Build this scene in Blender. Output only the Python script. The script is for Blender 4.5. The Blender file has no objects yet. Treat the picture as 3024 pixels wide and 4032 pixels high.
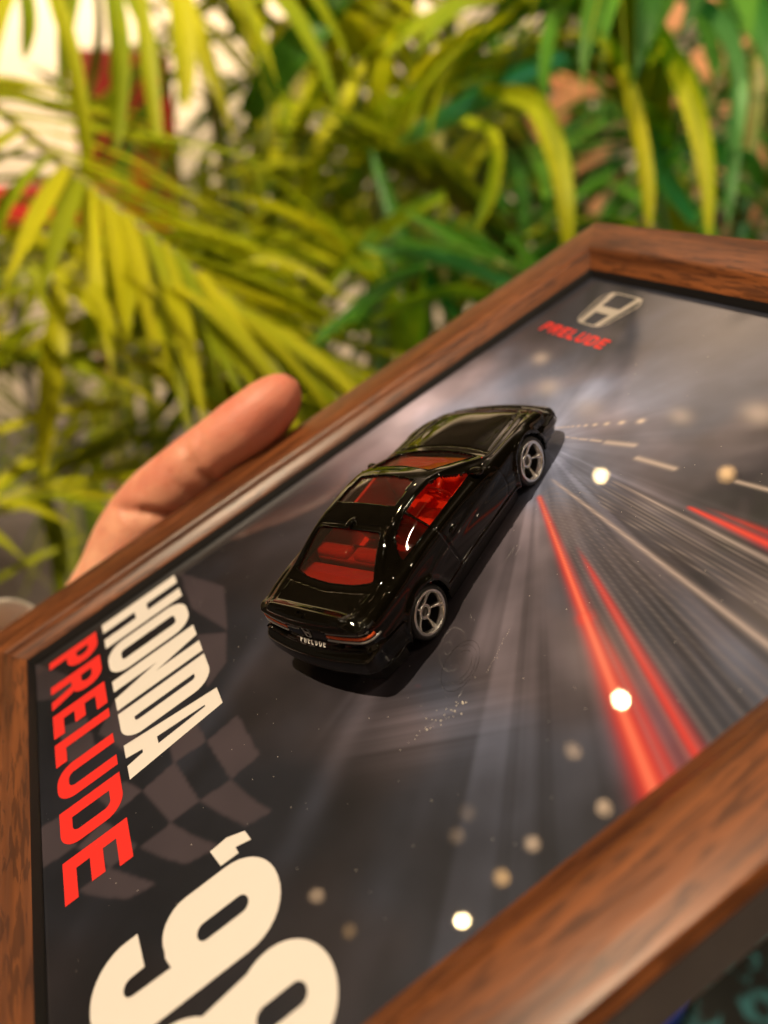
import bpy, bmesh, math, random
import numpy as np
from mathutils import Vector, Matrix, noise
from mathutils.bvhtree import BVHTree
random.seed(7)
PI = math.pi
S = 0.001                      # small things are written in millimetres
scn = bpy.context.scene
COL = scn.collection

# ------------------------------------------------------------------ camera
cam_d = bpy.data.cameras.new("camera")
cam = bpy.data.objects.new("camera", cam_d)
COL.objects.link(cam)
CAM = Vector((0, 0, 1.45))
cam.location = CAM
cam.rotation_euler = (math.radians(65), 0, 0)
cam_d.sensor_fit = 'VERTICAL'
cam_d.sensor_height = 36
cam_d.lens = 27.488
cam_d.clip_start = 0.01
cam_d.clip_end = 60
cam_d.dof.use_dof = True
cam_d.dof.focus_distance = 0.139
cam_d.dof.aperture_fstop = 9.6
scn.camera = cam

# ------------------------------------------------------------------ world and lamps
world = bpy.data.worlds.new("World")
scn.world = world
world.use_nodes = True
wb = world.node_tree.nodes['Background']
wb.inputs[0].default_value = (1.0, 0.80, 0.60, 1)
wb.inputs[1].default_value = 0.07
scn.view_settings.view_transform = 'Standard'
scn.view_settings.look = 'None'
scn.view_settings.exposure = 0
scn.view_settings.gamma = 1
scn.cycles.use_denoising = True
scn.cycles.max_bounces = 10
scn.cycles.transparent_max_bounces = 24
scn.cycles.sample_clamp_indirect = 6
# ceiling lamps: (x, y, z, watts, bulb radius, colour)
WARM = (1.0, 0.78, 0.53)
AMB = (1.0, 0.55, 0.20); AMB2 = (1.0, 0.62, 0.33); GOLD = (1.0, 0.72, 0.36)
LAMPS = [
    (-0.828, 1.094, 3.05, 4.0, 0.011, GOLD, 'bright ceiling downlight nearly above the picture frame'),
    (-1.568, 0.805, 3.05, 2.2, 0.009, GOLD, 'bright ceiling downlight at the left end of the near row'),
    (-0.580, 1.769, 3.05, 0.9, 0.011, GOLD, 'ceiling downlight farthest forward above the palms'),
    (-0.271, 1.465, 3.05, 0.22, 0.013, AMB, 'orange ceiling downlight above the right palm'),
    (-1.025, 1.050, 3.05, 0.10, 0.015, AMB2, 'small dim ceiling downlight just left of the brightest one'),
    (-1.251, 0.890, 3.05, 0.16, 0.015, AMB2, 'small ceiling downlight, second from left in the near row'),
    (-1.389, 0.855, 3.05, 0.20, 0.015, AMB, 'small amber ceiling downlight beside the bright left one'),
    (-0.996, 0.871, 3.05, 0.16, 0.015, AMB2, 'small ceiling downlight at the right end of the near row'),
    (-1.515, 1.034, 3.05, 0.05, 0.015, AMB2, 'very faint ceiling downlight, left of the two dim ones behind the near row'),
    (-1.454, 1.076, 3.05, 0.03, 0.015, AMB2, 'faintest ceiling downlight, behind the near row beside the other dim one'),
    (-2.080, 0.965, 3.05, 0.06, 0.015, AMB, 'faint amber ceiling downlight far to the left'),
    (0.35, -0.75, 3.05, 16, 0.02, WARM, 'unseen fill downlight added behind the photographer on the right'),  # unseen fill lamp, added to light the leaves and car from behind the camera
    (-0.88, -0.20, 3.05, 185, 0.022, WARM, 'brightest and largest ceiling downlight, left of the photographer'),
    (1.15, -0.2, 3.05, 8, 0.02, WARM, 'unseen fill downlight added to the right of the photographer'),  # another added fill lamp out of view
    (0.50, 0.90, 3.05, 3.0, 0.014, WARM, 'small unseen downlight added for car glints, above the right palm'),  # WARM lamps from here on are unseen, added for glints on the car edges
    (1.35, 1.30, 3.05, 3.0, 0.014, WARM, 'small unseen downlight added for car glints, far to the right beyond the palms'),
    (2.00, 0.30, 3.05, 3.0, 0.014, WARM, 'small unseen downlight added for car glints, farthest right of all'),
    (-0.15, 0.10, 3.05, 4.0, 0.014, WARM, 'small unseen downlight added for car glints, straight above the photographer'),
    (-1.35, 0.25, 3.05, 3.0, 0.014, WARM, 'small unseen downlight added for car glints, left of the photographer'),
    (-2.30, -0.40, 3.05, 3.0, 0.014, WARM, 'small unseen downlight added for car glints, far to the left behind the photographer'),
    (0.65, -1.80, 3.05, 4.0, 0.014, WARM, 'small unseen downlight added for car glints, near the rear wall on the right'),
    (-1.50, -1.70, 3.05, 4.0, 0.014, WARM, 'small unseen downlight added for car glints, near the rear wall on the left'),
    (-2.238, 1.138, 3.05, 0.16, 0.015, AMB2, 'small ceiling downlight leftmost of all'),
]

# ------------------------------------------------------------------ frame-plane coordinates (mm) -> world
Wm = Matrix(((0.39361, 0.80805, -0.43833), (-0.91922, 0.35137, -0.17769), (0.01044, 0.47286, 0.88108)))
Cpl = Vector((181.46164, 69.12396, 92.25041))
Fm = Matrix.Translation(CAM - (Wm @ Cpl) * S) @ Wm.to_4x4()
Fi = Fm.inverted()
FW, FH, MW = 127.0, 178.0, 16.7

# ------------------------------------------------------------------ helpers
def link(o, parent=None):
    COL.objects.link(o)
    if parent is not None:
        o.parent = parent
    return o

def tag(o, label=None, cat=None, group=None, kind=None):
    if label: o['label'] = label
    if cat: o['category'] = cat
    if group: o['group'] = group
    if kind: o['kind'] = kind
    return o

def empty(name, mat=None, parent=None):
    o = bpy.data.objects.new(name, None)
    o.empty_display_size = 0.02
    link(o, parent)
    if mat is not None: o.matrix_basis = mat
    return o

def mesh(name, verts, faces, mat=None, parent=None, sc=1.0, smooth=True, matrix=None):
    me = bpy.data.meshes.new(name)
    v = np.asarray(verts, dtype=np.float64) * sc
    me.from_pydata(v.tolist(), [], [tuple(int(i) for i in f) for f in faces])
    me.validate(clean_customdata=False)
    if smooth: me.shade_smooth()
    if smooth == 'angle': me.set_sharp_from_angle(angle=math.radians(22))
    if mat is not None: me.materials.append(mat)
    o = bpy.data.objects.new(name, me)
    link(o, parent)
    if matrix is not None: o.matrix_basis = matrix
    return o

def from_bm(name, bm, mat=None, parent=None, smooth=True, matrix=None):
    me = bpy.data.meshes.new(name)
    bmesh.ops.recalc_face_normals(bm, faces=bm.faces)
    bm.to_mesh(me); bm.free()
    if smooth: me.shade_smooth()
    if mat is not None: me.materials.append(mat)
    o = bpy.data.objects.new(name, me)
    link(o, parent)
    if matrix is not None: o.matrix_basis = matrix
    return o

def bm_box(bm, lo, hi, bev=0.0, seg=2, mat=None):
    lo = Vector(lo); hi = Vector(hi)
    r = bmesh.ops.create_cube(bm, size=1)
    vs = r['verts']
    M = Matrix.Translation((lo + hi) / 2) @ Matrix.Diagonal((*(hi - lo), 1))
    if mat is not None: M = mat @ M
    bmesh.ops.transform(bm, matrix=M, verts=vs)
    if bev > 0:
        es = list({e for v in vs for e in v.link_edges})
        bmesh.ops.bevel(bm, geom=es, offset=bev, segments=seg, affect='EDGES', profile=0.6)

def box(name, lo, hi, mat, parent=None, bev=0.0, sc=1.0, seg=2, matrix=None):
    bm = bmesh.new()
    bm_box(bm, Vector(lo) * sc, Vector(hi) * sc, bev * sc, seg)
    return from_bm(name, bm, mat, parent, smooth=False, matrix=matrix)

def tube_data(pts, rad, n=8, closed=False, cap=True):
    pts = [Vector(p) for p in pts]
    m = len(pts)
    rads = rad if hasattr(rad, '__len__') else [rad] * m
    V = []; F = []
    up = Vector((0.13, 0.31, 0.94)).normalized()
    for i, p in enumerate(pts):
        a = pts[(i - 1) % m] if (closed or i > 0) else pts[0]
        b = pts[(i + 1) % m] if (closed or i < m - 1) else pts[-1]
        t = (b - a).normalized()
        s = t.cross(up)
        if s.length < 1e-6: s = t.cross(Vector((1, 0, 0)))
        s.normalize(); w = s.cross(t)
        for k in range(n):
            an = 2 * PI * k / n
            V.append(p + (s * math.cos(an) + w * math.sin(an)) * rads[i])
    L = m if closed else m - 1
    for i in range(L):
        for k in range(n):
            a = i * n + k; b = i * n + (k + 1) % n
            c = ((i + 1) % m) * n + (k + 1) % n; d = ((i + 1) % m) * n + k
            F.append((a, d, c, b))
    if cap and not closed:
        F.append(tuple(range(n))); F.append(tuple(reversed(range((m - 1) * n, m * n))))
    return [tuple(v) for v in V], F

def lathe(profile, n=48):
    """profile of (r, h); axis = Y"""
    V = []; F = []
    m = len(profile)
    for k in range(n):
        a = 2 * PI * k / n
        for r, h in profile:
            V.append((r * math.cos(a), h, r * math.sin(a)))
    for k in range(n):
        k2 = (k + 1) % n
        for i in range(m - 1):
            F.append((k * m + i, k * m + i + 1, k2 * m + i + 1, k2 * m + i))
    return V, F

def join_data(*ds):
    V = []; F = []
    for v, f in ds:
        o = len(V)
        V += [tuple(p) for p in v]
        F += [tuple(i + o for i in q) for q in f]
    return V, F

def bezier(P, n):
    P = [Vector(p) for p in P]
    out = []
    # catmull-rom through the points
    Q = [P[0] * 2 - P[1]] + P + [P[-1] * 2 - P[-2]]
    segs = len(P) - 1
    for i in range(n + 1):
        u = i / n * segs
        k = min(int(u), segs - 1); t = u - k
        a, b, c, d = Q[k], Q[k + 1], Q[k + 2], Q[k + 3]
        out.append(0.5 * ((2 * b) + (c - a) * t + (2 * a - 5 * b + 4 * c - d) * t * t + (3 * b - a - 3 * c + d) * t ** 3))
    return out

# ------------------------------------------------------------------ materials
def pmat(name, col, rough=0.5, metal=0.0, coat=0.0, trans=0.0, spec=0.5, emit=None, estr=0.0, bump=None, vary=None, sss=0.0):
    m = bpy.data.materials.new(name); m.use_nodes = True
    nt = m.node_tree; N = nt.nodes; L = nt.links
    b = N['Principled BSDF']
    b.inputs['Base Color'].default_value = (*col, 1)
    b.inputs['Roughness'].default_value = rough
    b.inputs['Metallic'].default_value = metal
    b.inputs['Coat Weight'].default_value = coat
    b.inputs['Coat Roughness'].default_value = 0.03
    b.inputs['Transmission Weight'].default_value = trans
    b.inputs['Specular IOR Level'].default_value = spec
    if sss:
        b.inputs['Subsurface Weight'].default_value = sss
        b.inputs['Subsurface Radius'].default_value = (1.0, 0.35, 0.18)
        b.inputs['Subsurface Scale'].default_value = 0.004
    if emit:
        b.inputs['Emission Color'].default_value = (*emit, 1)
        b.inputs['Emission Strength'].default_value = estr
    tc = N.new('ShaderNodeTexCoord')
    if vary:          # (scale, amount, stretch)
        mp = N.new('ShaderNodeMapping'); mp.inputs['Scale'].default_value = vary[2]
        L.new(tc.outputs['Object'], mp.inputs[0])
        nz = N.new('ShaderNodeTexNoise'); nz.inputs['Scale'].default_value = vary[0]; nz.inputs['Detail'].default_value = 5
        L.new(mp.outputs[0], nz.inputs['Vector'])
        hs = N.new('ShaderNodeHueSaturation'); hs.inputs['Color'].default_value = (*col, 1)
        mr = N.new('ShaderNodeMapRange'); mr.inputs['To Min'].default_value = 1 - vary[1]; mr.inputs['To Max'].default_value = 1 + vary[1]
        mr.inputs['From Min'].default_value = 0.3; mr.inputs['From Max'].default_value = 0.7
        L.new(nz.outputs[0], mr.inputs[0]); L.new(mr.outputs[0], hs.inputs['Value']); L.new(hs.outputs[0], b.inputs['Base Color'])
    if bump:          # (scale, strength, distance)
        nz = N.new('ShaderNodeTexNoise'); nz.inputs['Scale'].default_value = bump[0]; nz.inputs['Detail'].default_value = 3
        L.new(tc.outputs['Object'], nz.inputs['Vector'])
        bp = N.new('ShaderNodeBump'); bp.inputs['Strength'].default_value = bump[1]; bp.inputs['Distance'].default_value = bump[2]
        L.new(nz.outputs[0], bp.inputs['Height']); L.new(bp.outputs[0], b.inputs['Normal'])
        if coat: L.new(bp.outputs[0], b.inputs['Coat Normal'])
    return m

def wood_mat():
    m = bpy.data.materials.new("walnut_wood"); m.use_nodes = True
    nt = m.node_tree; N = nt.nodes; L = nt.links
    b = N['Principled BSDF']
    tc = N.new('ShaderNodeTexCoord')
    oi = N.new('ShaderNodeObjectInfo')
    ad = N.new('ShaderNodeVectorMath'); ad.operation = 'ADD'
    L.new(tc.outputs['Object'], ad.inputs[0]); L.new(oi.outputs['Random'], ad.inputs[1])
    def nz(scale, stretch, det, dist=0.0):
        mp = N.new('ShaderNodeMapping'); mp.inputs['Scale'].default_value = stretch
        L.new(ad.outputs[0], mp.inputs[0])
        n = N.new('ShaderNodeTexNoise'); n.inputs['Scale'].default_value = scale
        n.inputs['Detail'].default_value = det; n.inputs['Distortion'].default_value = dist
        L.new(mp.outputs[0], n.inputs['Vector']); return n
    base = nz(90, (0.14, 1.6, 1.6), 4, 0.4)
    fine = nz(420, (0.10, 1.2, 1.2), 3, 0.3)
    pore = nz(1250, (0.10, 1.0, 1.0), 3, 0.6)
    cr = N.new('ShaderNodeValToRGB'); cr.color_ramp.elements[0].position = 0.30; cr.color_ramp.elements[1].position = 0.72
    cr.color_ramp.elements[0].color = (0.060, 0.020, 0.007, 1); cr.color_ramp.elements[1].color = (0.25, 0.085, 0.027, 1)
    L.new(base.outputs[0], cr.inputs[0])
    mx = N.new('ShaderNodeMix'); mx.data_type = 'RGBA'; mx.blend_type = 'MULTIPLY'; mx.inputs[0].default_value = 0.75
    cr2 = N.new('ShaderNodeValToRGB'); cr2.color_ramp.elements[0].position = 0.35; cr2.color_ramp.elements[1].position = 0.65
    cr2.color_ramp.elements[0].color = (0.55, 0.5, 0.48, 1); cr2.color_ramp.elements[1].color = (1.15, 1.1, 1.05, 1)
    L.new(fine.outputs[0], cr2.inputs[0]); L.new(cr.outputs[0], mx.inputs[6]); L.new(cr2.outputs[0], mx.inputs[7])
    mx2 = N.new('ShaderNodeMix'); mx2.data_type = 'RGBA'; mx2.blend_type = 'MIX'
    cr3 = N.new('ShaderNodeValToRGB'); cr3.color_ramp.elements[0].position = 0.42; cr3.color_ramp.elements[1].position = 0.49
    cr3.color_ramp.elements[0].color = (0.6, 0.6, 0.6, 1); cr3.color_ramp.elements[1].color = (0, 0, 0, 1)
    L.new(pore.outputs[0], cr3.inputs[0]); L.new(cr3.outputs[0], mx2.inputs[0])
    L.new(mx.outputs[2], mx2.inputs[6]); mx2.inputs[7].default_value = (0.030, 0.010, 0.005, 1)
    L.new(mx2.outputs[2], b.inputs['Base Color'])
    b.inputs['Roughness'].default_value = 0.36
    b.inputs['Coat Weight'].default_value = 0.0; b.inputs['Coat Roughness'].default_value = 0.25; b.inputs['Specular IOR Level'].default_value = 0.35
    bp = N.new('ShaderNodeBump'); bp.inputs['Strength'].default_value = 0.25; bp.inputs['Distance'].default_value = 0.0003
    L.new(fine.outputs[0], bp.inputs['Height']); L.new(bp.outputs[0], b.inputs['Normal'])
    return m

def leaf_mat(name, c1, c2, tr=0.45, rough=0.38):
    m = bpy.data.materials.new(name); m.use_nodes = True
    nt = m.node_tree; N = nt.nodes; L = nt.links
    b = N['Principled BSDF']; out = N['Material Output']
    tc = N.new('ShaderNodeTexCoord'); oi = N.new('ShaderNodeObjectInfo')
    mp = N.new('ShaderNodeMapping'); mp.inputs['Scale'].default_value = (6, 160, 20)
    L.new(tc.outputs['Object'], mp.inputs[0])
    n = N.new('ShaderNodeTexNoise'); n.inputs['Scale'].default_value = 2; n.inputs['Detail'].default_value = 2
    L.new(mp.outputs[0], n.inputs['Vector'])
    mi = N.new('ShaderNodeMath'); mi.operation = 'MULTIPLY_ADD'; mi.inputs[1].default_value = 0.5
    L.new(n.outputs[0], mi.inputs[0])
    ms = N.new('ShaderNodeMath'); ms.operation = 'MULTIPLY_ADD'; ms.inputs[1].default_value = 0.9; ms.inputs[2].default_value = -0.2
    L.new(oi.outputs['Random'], ms.inputs[0]); L.new(ms.outputs[0], mi.inputs[2])
    mx = N.new('ShaderNodeMix'); mx.data_type = 'RGBA'
    mx.inputs[6].default_value = (*c1, 1); mx.inputs[7].default_value = (*c2, 1)
    L.new(mi.outputs[0], mx.inputs[0]); L.new(mx.outputs[2], b.inputs['Base Color'])
    b.inputs['Roughness'].default_value = rough; b.inputs['Specular IOR Level'].default_value = 0.25
    t = N.new('ShaderNodeBsdfTranslucent'); L.new(mx.outputs[2], t.inputs[0])
    ms2 = N.new('ShaderNodeMixShader'); ms2.inputs[0].default_value = tr
    L.new(b.outputs[0], ms2.inputs[1]); L.new(t.outputs[0], ms2.inputs[2]); L.new(ms2.outputs[0], out.inputs[0])
    return m

def tint_glass(name, tint, refl=(1, 1, 1), milk=(0, 0, 0)):
    m = bpy.data.materials.new(name); m.use_nodes = True
    nt = m.node_tree; N = nt.nodes; L = nt.links
    out = N['Material Output']; N.remove(N['Principled BSDF'])
    tr = N.new('ShaderNodeBsdfTransparent'); tr.inputs[0].default_value = (*tint, 1)
    gl = N.new('ShaderNodeBsdfGlossy'); gl.inputs['Roughness'].default_value = 0.03; gl.inputs[0].default_value = (*refl, 1)
    fr = N.new('ShaderNodeFresnel'); fr.inputs[0].default_value = 1.55
    tc = N.new('ShaderNodeTexCoord')
    nz = N.new('ShaderNodeTexNoise'); nz.inputs['Scale'].default_value = 260; nz.inputs['Detail'].default_value = 2
    L.new(tc.outputs['Object'], nz.inputs['Vector'])
    bp = N.new('ShaderNodeBump'); bp.inputs['Strength'].default_value = 0.04; bp.inputs['Distance'].default_value = 0.0004
    L.new(nz.outputs[0], bp.inputs['Height']); L.new(bp.outputs[0], gl.inputs['Normal'])
    df = N.new('ShaderNodeBsdfDiffuse'); df.inputs[0].default_value = (*milk, 1)
    m0 = N.new('ShaderNodeMixShader'); m0.inputs[0].default_value = 0.07 if sum(milk) > 0 else 0.0
    L.new(tr.outputs[0], m0.inputs[1]); L.new(df.outputs[0], m0.inputs[2])
    mx = N.new('ShaderNodeMixShader')
    L.new(fr.outputs[0], mx.inputs[0]); L.new(m0.outputs[0], mx.inputs[1]); L.new(gl.outputs[0], mx.inputs[2])
    L.new(mx.outputs[0], out.inputs[0])
    return m

M_wood = wood_mat()
M_black = pmat('black_rebate', (0.006, 0.006, 0.007), 0.45)
M_side = pmat('grey_frame_side', (0.24, 0.225, 0.235), 0.5, vary=(80, 0.12, (1, 1, 1)))
M_back = pmat('frame_backing_board', (0.09, 0.075, 0.06), 0.8, vary=(60, 0.15, (1, 1, 1)))
M_paint = pmat('black_gloss_paint', (0.0028, 0.0023, 0.0012), 0.5, coat=1.0, spec=0.0, bump=(700, 0.12, 0.00001))
M_trim = pmat('black_trim', (0.006, 0.006, 0.006), 0.35)
M_base = pmat('black_plastic_base', (0.010, 0.010, 0.011), 0.38)
M_red = pmat('red_plastic_interior', (0.72, 0.022, 0.004), 0.32, sss=0.3, spec=0.6)
M_tyre = pmat('black_tyre', (0.012, 0.012, 0.013), 0.42)
M_chrome = pmat('chrome_rim', (0.92, 0.91, 0.90), 0.25, metal=0.95, bump=(900, 0.1, 0.00001))
M_hub = pmat('dark_hub_cap', (0.10, 0.09, 0.085), 0.4, metal=0.7)
M_orange = pmat('orange_tail_light_print', (0.75, 0.10, 0.012), 0.25, coat=0.6)
M_silver = pmat('silver_print', (0.48, 0.47, 0.46), 0.3, metal=0.6)
M_white_tampo = pmat('white_print', (0.95, 0.94, 0.92), 0.35)
M_glass = tint_glass('smoky_car_window', (0.50, 0.42, 0.33), milk=(0.20, 0.14, 0.10))
M_glass_q = tint_glass('dark_quarter_window', (0.34, 0.24, 0.20), milk=(0.12, 0.05, 0.03))
M_leafY = leaf_mat('yellow_green_leaf', (0.20, 0.30, 0.005), (0.58, 0.56, 0.012), 0.45, 0.5)
M_leafG = leaf_mat('deep_green_leaf', (0.02, 0.11, 0.012), (0.13, 0.34, 0.03), 0.35, 0.45)
M_leafD = leaf_mat('olive_leaf', (0.07, 0.12, 0.004), (0.34, 0.37, 0.010), 0.4, 0.5)
M_cane = pmat('palm_cane', (0.22, 0.20, 0.05), 0.5, vary=(30, 0.3, (1, 1, 6)))
M_dry = pmat('dry_leaf_sheath', (0.46, 0.30, 0.16), 0.6, vary=(20, 0.25, (1, 1, 1)))

# ------------------------------------------------------------------ setting
def build_setting():
    fl = mesh('floor', [(-6, -3, 0), (6, -3, 0), (6, 7, 0), (-6, 7, 0)], [(0, 1, 2, 3)],
              pmat('grey_carpet', (0.13, 0.115, 0.12), 0.8, vary=(9, 0.15, (1, 1, 1)), bump=(400, 0.3, 0.002)), smooth=False)
    tag(fl, kind='structure')
    ce = mesh('ceiling', [(-6, -3, 3.2), (6, -3, 3.2), (6, 7, 3.2), (-6, 7, 3.2)], [(3, 2, 1, 0)],
              pmat('ceiling_paint', (0.14, 0.12, 0.105), 0.8, vary=(1.2, 0.2, (1, 1, 1))), smooth=False)
    tag(ce, kind='structure')
    wl = box('wall', (-6, 4.4, 0), (6, 4.55, 3.2), pmat('cream_wall_paint', (0.80, 0.70, 0.58), 0.7, vary=(1.5, 0.05, (1, 1, 1))))
    tag(wl, 'plain cream wall behind the palms, seen blurred through the leaves', 'wall', kind='structure')
build_setting()
wl2 = box('wall', (-6, -3.0, 0), (6, -2.85, 3.2), pmat('cream_wall_paint_rear', (0.6, 0.5, 0.42), 0.8)); tag(wl2, 'plain wall behind the photographer', 'wall', kind='structure')

def build_lamp(i, x, y, z, W, r, col, label):
    e = empty('ceiling_lamp', Matrix.Translation((x, y, z)))
    tag(e, label, 'ceiling lamp', 'small round downlights on the ceiling')
    V, F = lathe([(0.0, 0.15), (r * 1.9, 0.15), (r * 2.1, 0.13), (r * 2.1, 0.03), (r * 1.8, 0.03), (r * 1.7, 0.10), (0.0, 0.12)], 20)
    rot = Matrix.Rotation(PI / 2, 4, 'X')
    mesh('lamp_housing', V, F, M_housing, e, matrix=rot)
    V, F = lathe([(0, r * 0.4)] + [(r * 0.4 * math.sin(a), r * 0.4 * math.cos(a)) for a in np.linspace(0.3, PI - 0.3, 8)] + [(0, -r * 0.4)], 14)
    mb = pmat('lamp_bulb_glow', (0.9, 0.8, 0.6), 0.4, emit=col, estr=6 if W > 5 else 0.4)
    mesh('bulb', V, F, mb, e, matrix=Matrix.Translation((0, 0, r * 1.6 + 0.035)))
    ld = bpy.data.lights.new('lamp_light', 'SPOT'); ld.spot_size = math.radians(150); ld.spot_blend = 0.25
    ld.energy = W; ld.shadow_soft_size = r; ld.color = col
    lo = bpy.data.objects.new('lamp_light', ld); link(lo, e)
    lo.location = (0, 0, 0)
M_housing = pmat('lamp_housing_metal', (0.05, 0.045, 0.04), 0.4)
for i, a in enumerate(LAMPS):
    build_lamp(i, *a)

# wash lamps for the far wall (left, behind the leaves) and a teal accent lamp low among the right-hand palms
def wash(name, loc, aim, W, size, col, label, cat, cone=110):
    e = empty(name, Matrix.Translation(loc))
    tag(e, label, cat)
    V, F = lathe([(0, 0.0), (0.05, 0.0), (0.055, 0.02), (0.055, 0.12), (0.03, 0.14), (0, 0.14)], 20)
    q = (Vector(aim) - Vector(loc)).to_track_quat('-Z', 'Y').to_matrix().to_4x4()
    mesh('lamp_housing', V, F, M_housing, e, matrix=q @ Matrix.Rotation(PI / 2, 4, 'X'))
    ld = bpy.data.lights.new('lamp_light', 'SPOT'); ld.energy = W; ld.shadow_soft_size = size; ld.color = col
    ld.spot_size = math.radians(cone); ld.spot_blend = 0.6
    lo = bpy.data.objects.new('lamp_light', ld); link(lo, e)
    lo.matrix_basis = q @ Matrix.Translation((0, 0, -0.03))
wash('wall_spotlight', (-1.6, 3.0, 3.0), (-1.4, 4.4, 1.6), 330, 0.05, (1.0, 0.78, 0.52), 'warm spotlight washing the left of the cream wall', 'spotlight')
wash('wall_spotlight', (0.35, 3.0, 3.0), (0.1, 4.4, 1.9), 200, 0.05, (1.0, 0.78, 0.52), 'warm spotlight washing the cream wall behind the middle palms', 'spotlight')
wash('added_palm_spot', (-0.65, -0.25, 3.0), (-0.45, 1.05, 1.45), 115, 0.03, WARM, 'unseen narrow spotlight added to brighten the left palm from above', 'spotlight', 46)  # unseen spot added to front-light the leaves, cone kept off the poster
wash('added_palm_spot', (0.55, -0.25, 3.0), (0.25, 1.15, 1.65), 110, 0.03, WARM, 'unseen narrow spotlight added to brighten the right palms from above', 'spotlight', 46)  # its added partner for the right palms
wash('uplight', (0.02, 2.05, 2.72), (0.0, 2.0, 3.2), 190, 0.05, (1.0, 0.80, 0.62), 'unseen uplight added to brighten the ceiling mirrored in the poster', 'lamp', 150)  # added out of view so the poster mirrors a bright patch of ceiling
wash('accent_lamp', (0.70, 0.40, 1.05), (0.40, 0.95, 1.40), 8, 0.04, (0.25, 1.0, 0.80), 'small lamp throwing teal light on the right palm leaves', 'lamp')

# ------------------------------------------------------------------ picture frame
def build_frame():
    fr = empty('picture_frame', Fm)
    tag(fr, 'dark walnut picture frame with a glossy motor poster, tilted and held in the hand', 'picture frame')
    prof = [(0.0, 1.9), (0.35, 2.3), (1.9, 3.3), (2.7, 3.8), (3.1, 4.15), (3.45, 4.6), (3.8, 4.98), (4.25, 5.25), (4.8, 5.42), (5.5, 5.5), (15.5, 5.5), (15.8, 5.42), (16.7, 4.35), (16.9, 4.0), (16.9, 3.6), (16.7, 3.3)]
    corners = [(0, 0), (FW, 0), (FW, FH), (0, FH)]
    for k in range(4):
        a = Vector((*corners[k], 0)); b = Vector((*corners[(k + 1) % 4], 0))
        L = (b - a).length; ax = (b - a).normalized(); outw = Vector((ax.y, -ax.x, 0))
        M = Matrix.Translation(a * S) @ Matrix((( ax.x, -outw.x, 0, 0), (ax.y, -outw.y, 0, 0), (0, 0, 1, 0), (0, 0, 0, 1)))
        g = 0.04
        V = []; F = []
        n = 24
        for j in range(n + 1):
            for d, z in prof + [(16.2, -6.9), (0.0, -6.9), (0, 1.9)][:0]:
                x0 = -d + g; x1 = L + d - g
                V.append((x0 + (x1 - x0) * j / n, -d, z))
        m = len(prof)
        for j in range(n):
            for i in range(m - 1):
                F.append((j * m + i, (j + 1) * m + i, (j + 1) * m + i + 1, j * m + i + 1))
        F.append(tuple(range(m))); F.append(tuple(reversed(range(n * m, n * m + m))))
        mesh('rail', V, F, M_wood, fr, S, smooth='angle', matrix=M)
        # grey painted side below the wooden face
        sp = [(0.3, 1.2), (16.5, 3.4), (16.5, -6.6), (16.0, -7.0), (9.0, -7.0), (9.0, -3.2), (0.3, -3.2)]
        V = [(-d + g, -d, z) for d, z in sp] + [(L + d - g, -d, z) for d, z in sp]
        m = len(sp)
        F = [(i, i + m, (i + 1) % m + m, (i + 1) % m) for i in range(m)] + [tuple(range(m)), tuple(reversed(range(m, 2 * m)))]
        mesh('frame_side', V, F, M_side, fr, S, smooth=False, matrix=M)
        # black liner between wood and print
        lp = [(-0.9, 0.15), (-0.75, 0.5), (0.05, 1.95), (0.25, 1.95), (0.25, 0.15)]
        V = [(-d, -d, z) for d, z in lp] + [(L + d, -d, z) for d, z in lp]
        m = len(lp)
        F = [(i, i + m, (i + 1) % m + m, (i + 1) % m) for i in range(m)] + [tuple(range(m)), tuple(reversed(range(m, 2 * m)))]
        mesh('liner', V, F, M_black, fr, S, smooth=False, matrix=M)
    box('backing_board', (-6, -6, -3.0), (FW + 6, FH + 6, -0.4), M_back, fr, 0.2, S)
    return fr
frame = build_frame()

# ---- printed picture: colours computed on a fine grid
def seg_d(X, Y, a, b):
    ax, ay = a; bx, by = b
    dx, dy = bx - ax, by - ay
    L2 = dx * dx + dy * dy
    t = ((X - ax) * dx + (Y - ay) * dy) / L2
    tc = np.clip(t, 0, 1)
    return np.hypot(X - ax - tc * dx, Y - ay - tc * dy), t

def n1(x, seed=0, oct=4):
    r = np.random.RandomState(seed); out = np.zeros_like(x); amp = 1; tot = 0
    for o in range(oct):
        tab = r.rand(4096)
        f = x * 2 ** o; i = np.floor(f).astype(int); t = f - i; t = t * t * (3 - 2 * t)
        out += amp * (tab[i % 4096] * (1 - t) + tab[(i + 1) % 4096] * t); tot += amp; amp *= 0.6
    return out / tot

def n2(x, y, seed=0, oct=3):
    r = np.random.RandomState(seed); out = np.zeros_like(x); amp = 1; tot = 0
    for o in range(oct):
        tab = r.rand(64, 64); f = 2 ** o
        X = x * f; Y = y * f; i = np.floor(X).astype(int); j = np.floor(Y).astype(int)
        u = X - i; v = Y - j; u = u * u * (3 - 2 * u); v = v * v * (3 - 2 * v)
        g = lambda a, b: tab[a % 64, b % 64]
        out += amp * ((g(i, j) * (1 - u) + g(i + 1, j) * u) * (1 - v) + (g(i, j + 1) * (1 - u) + g(i + 1, j + 1) * u) * v)
        tot += amp; amp *= 0.55
    return out / tot

def sm(a, b, x):
    if a > b: return 1 - sm(b, a, x)
    t = np.clip((x - a) / (b - a), 0, 1); return t * t * (3 - 2 * t)

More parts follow.
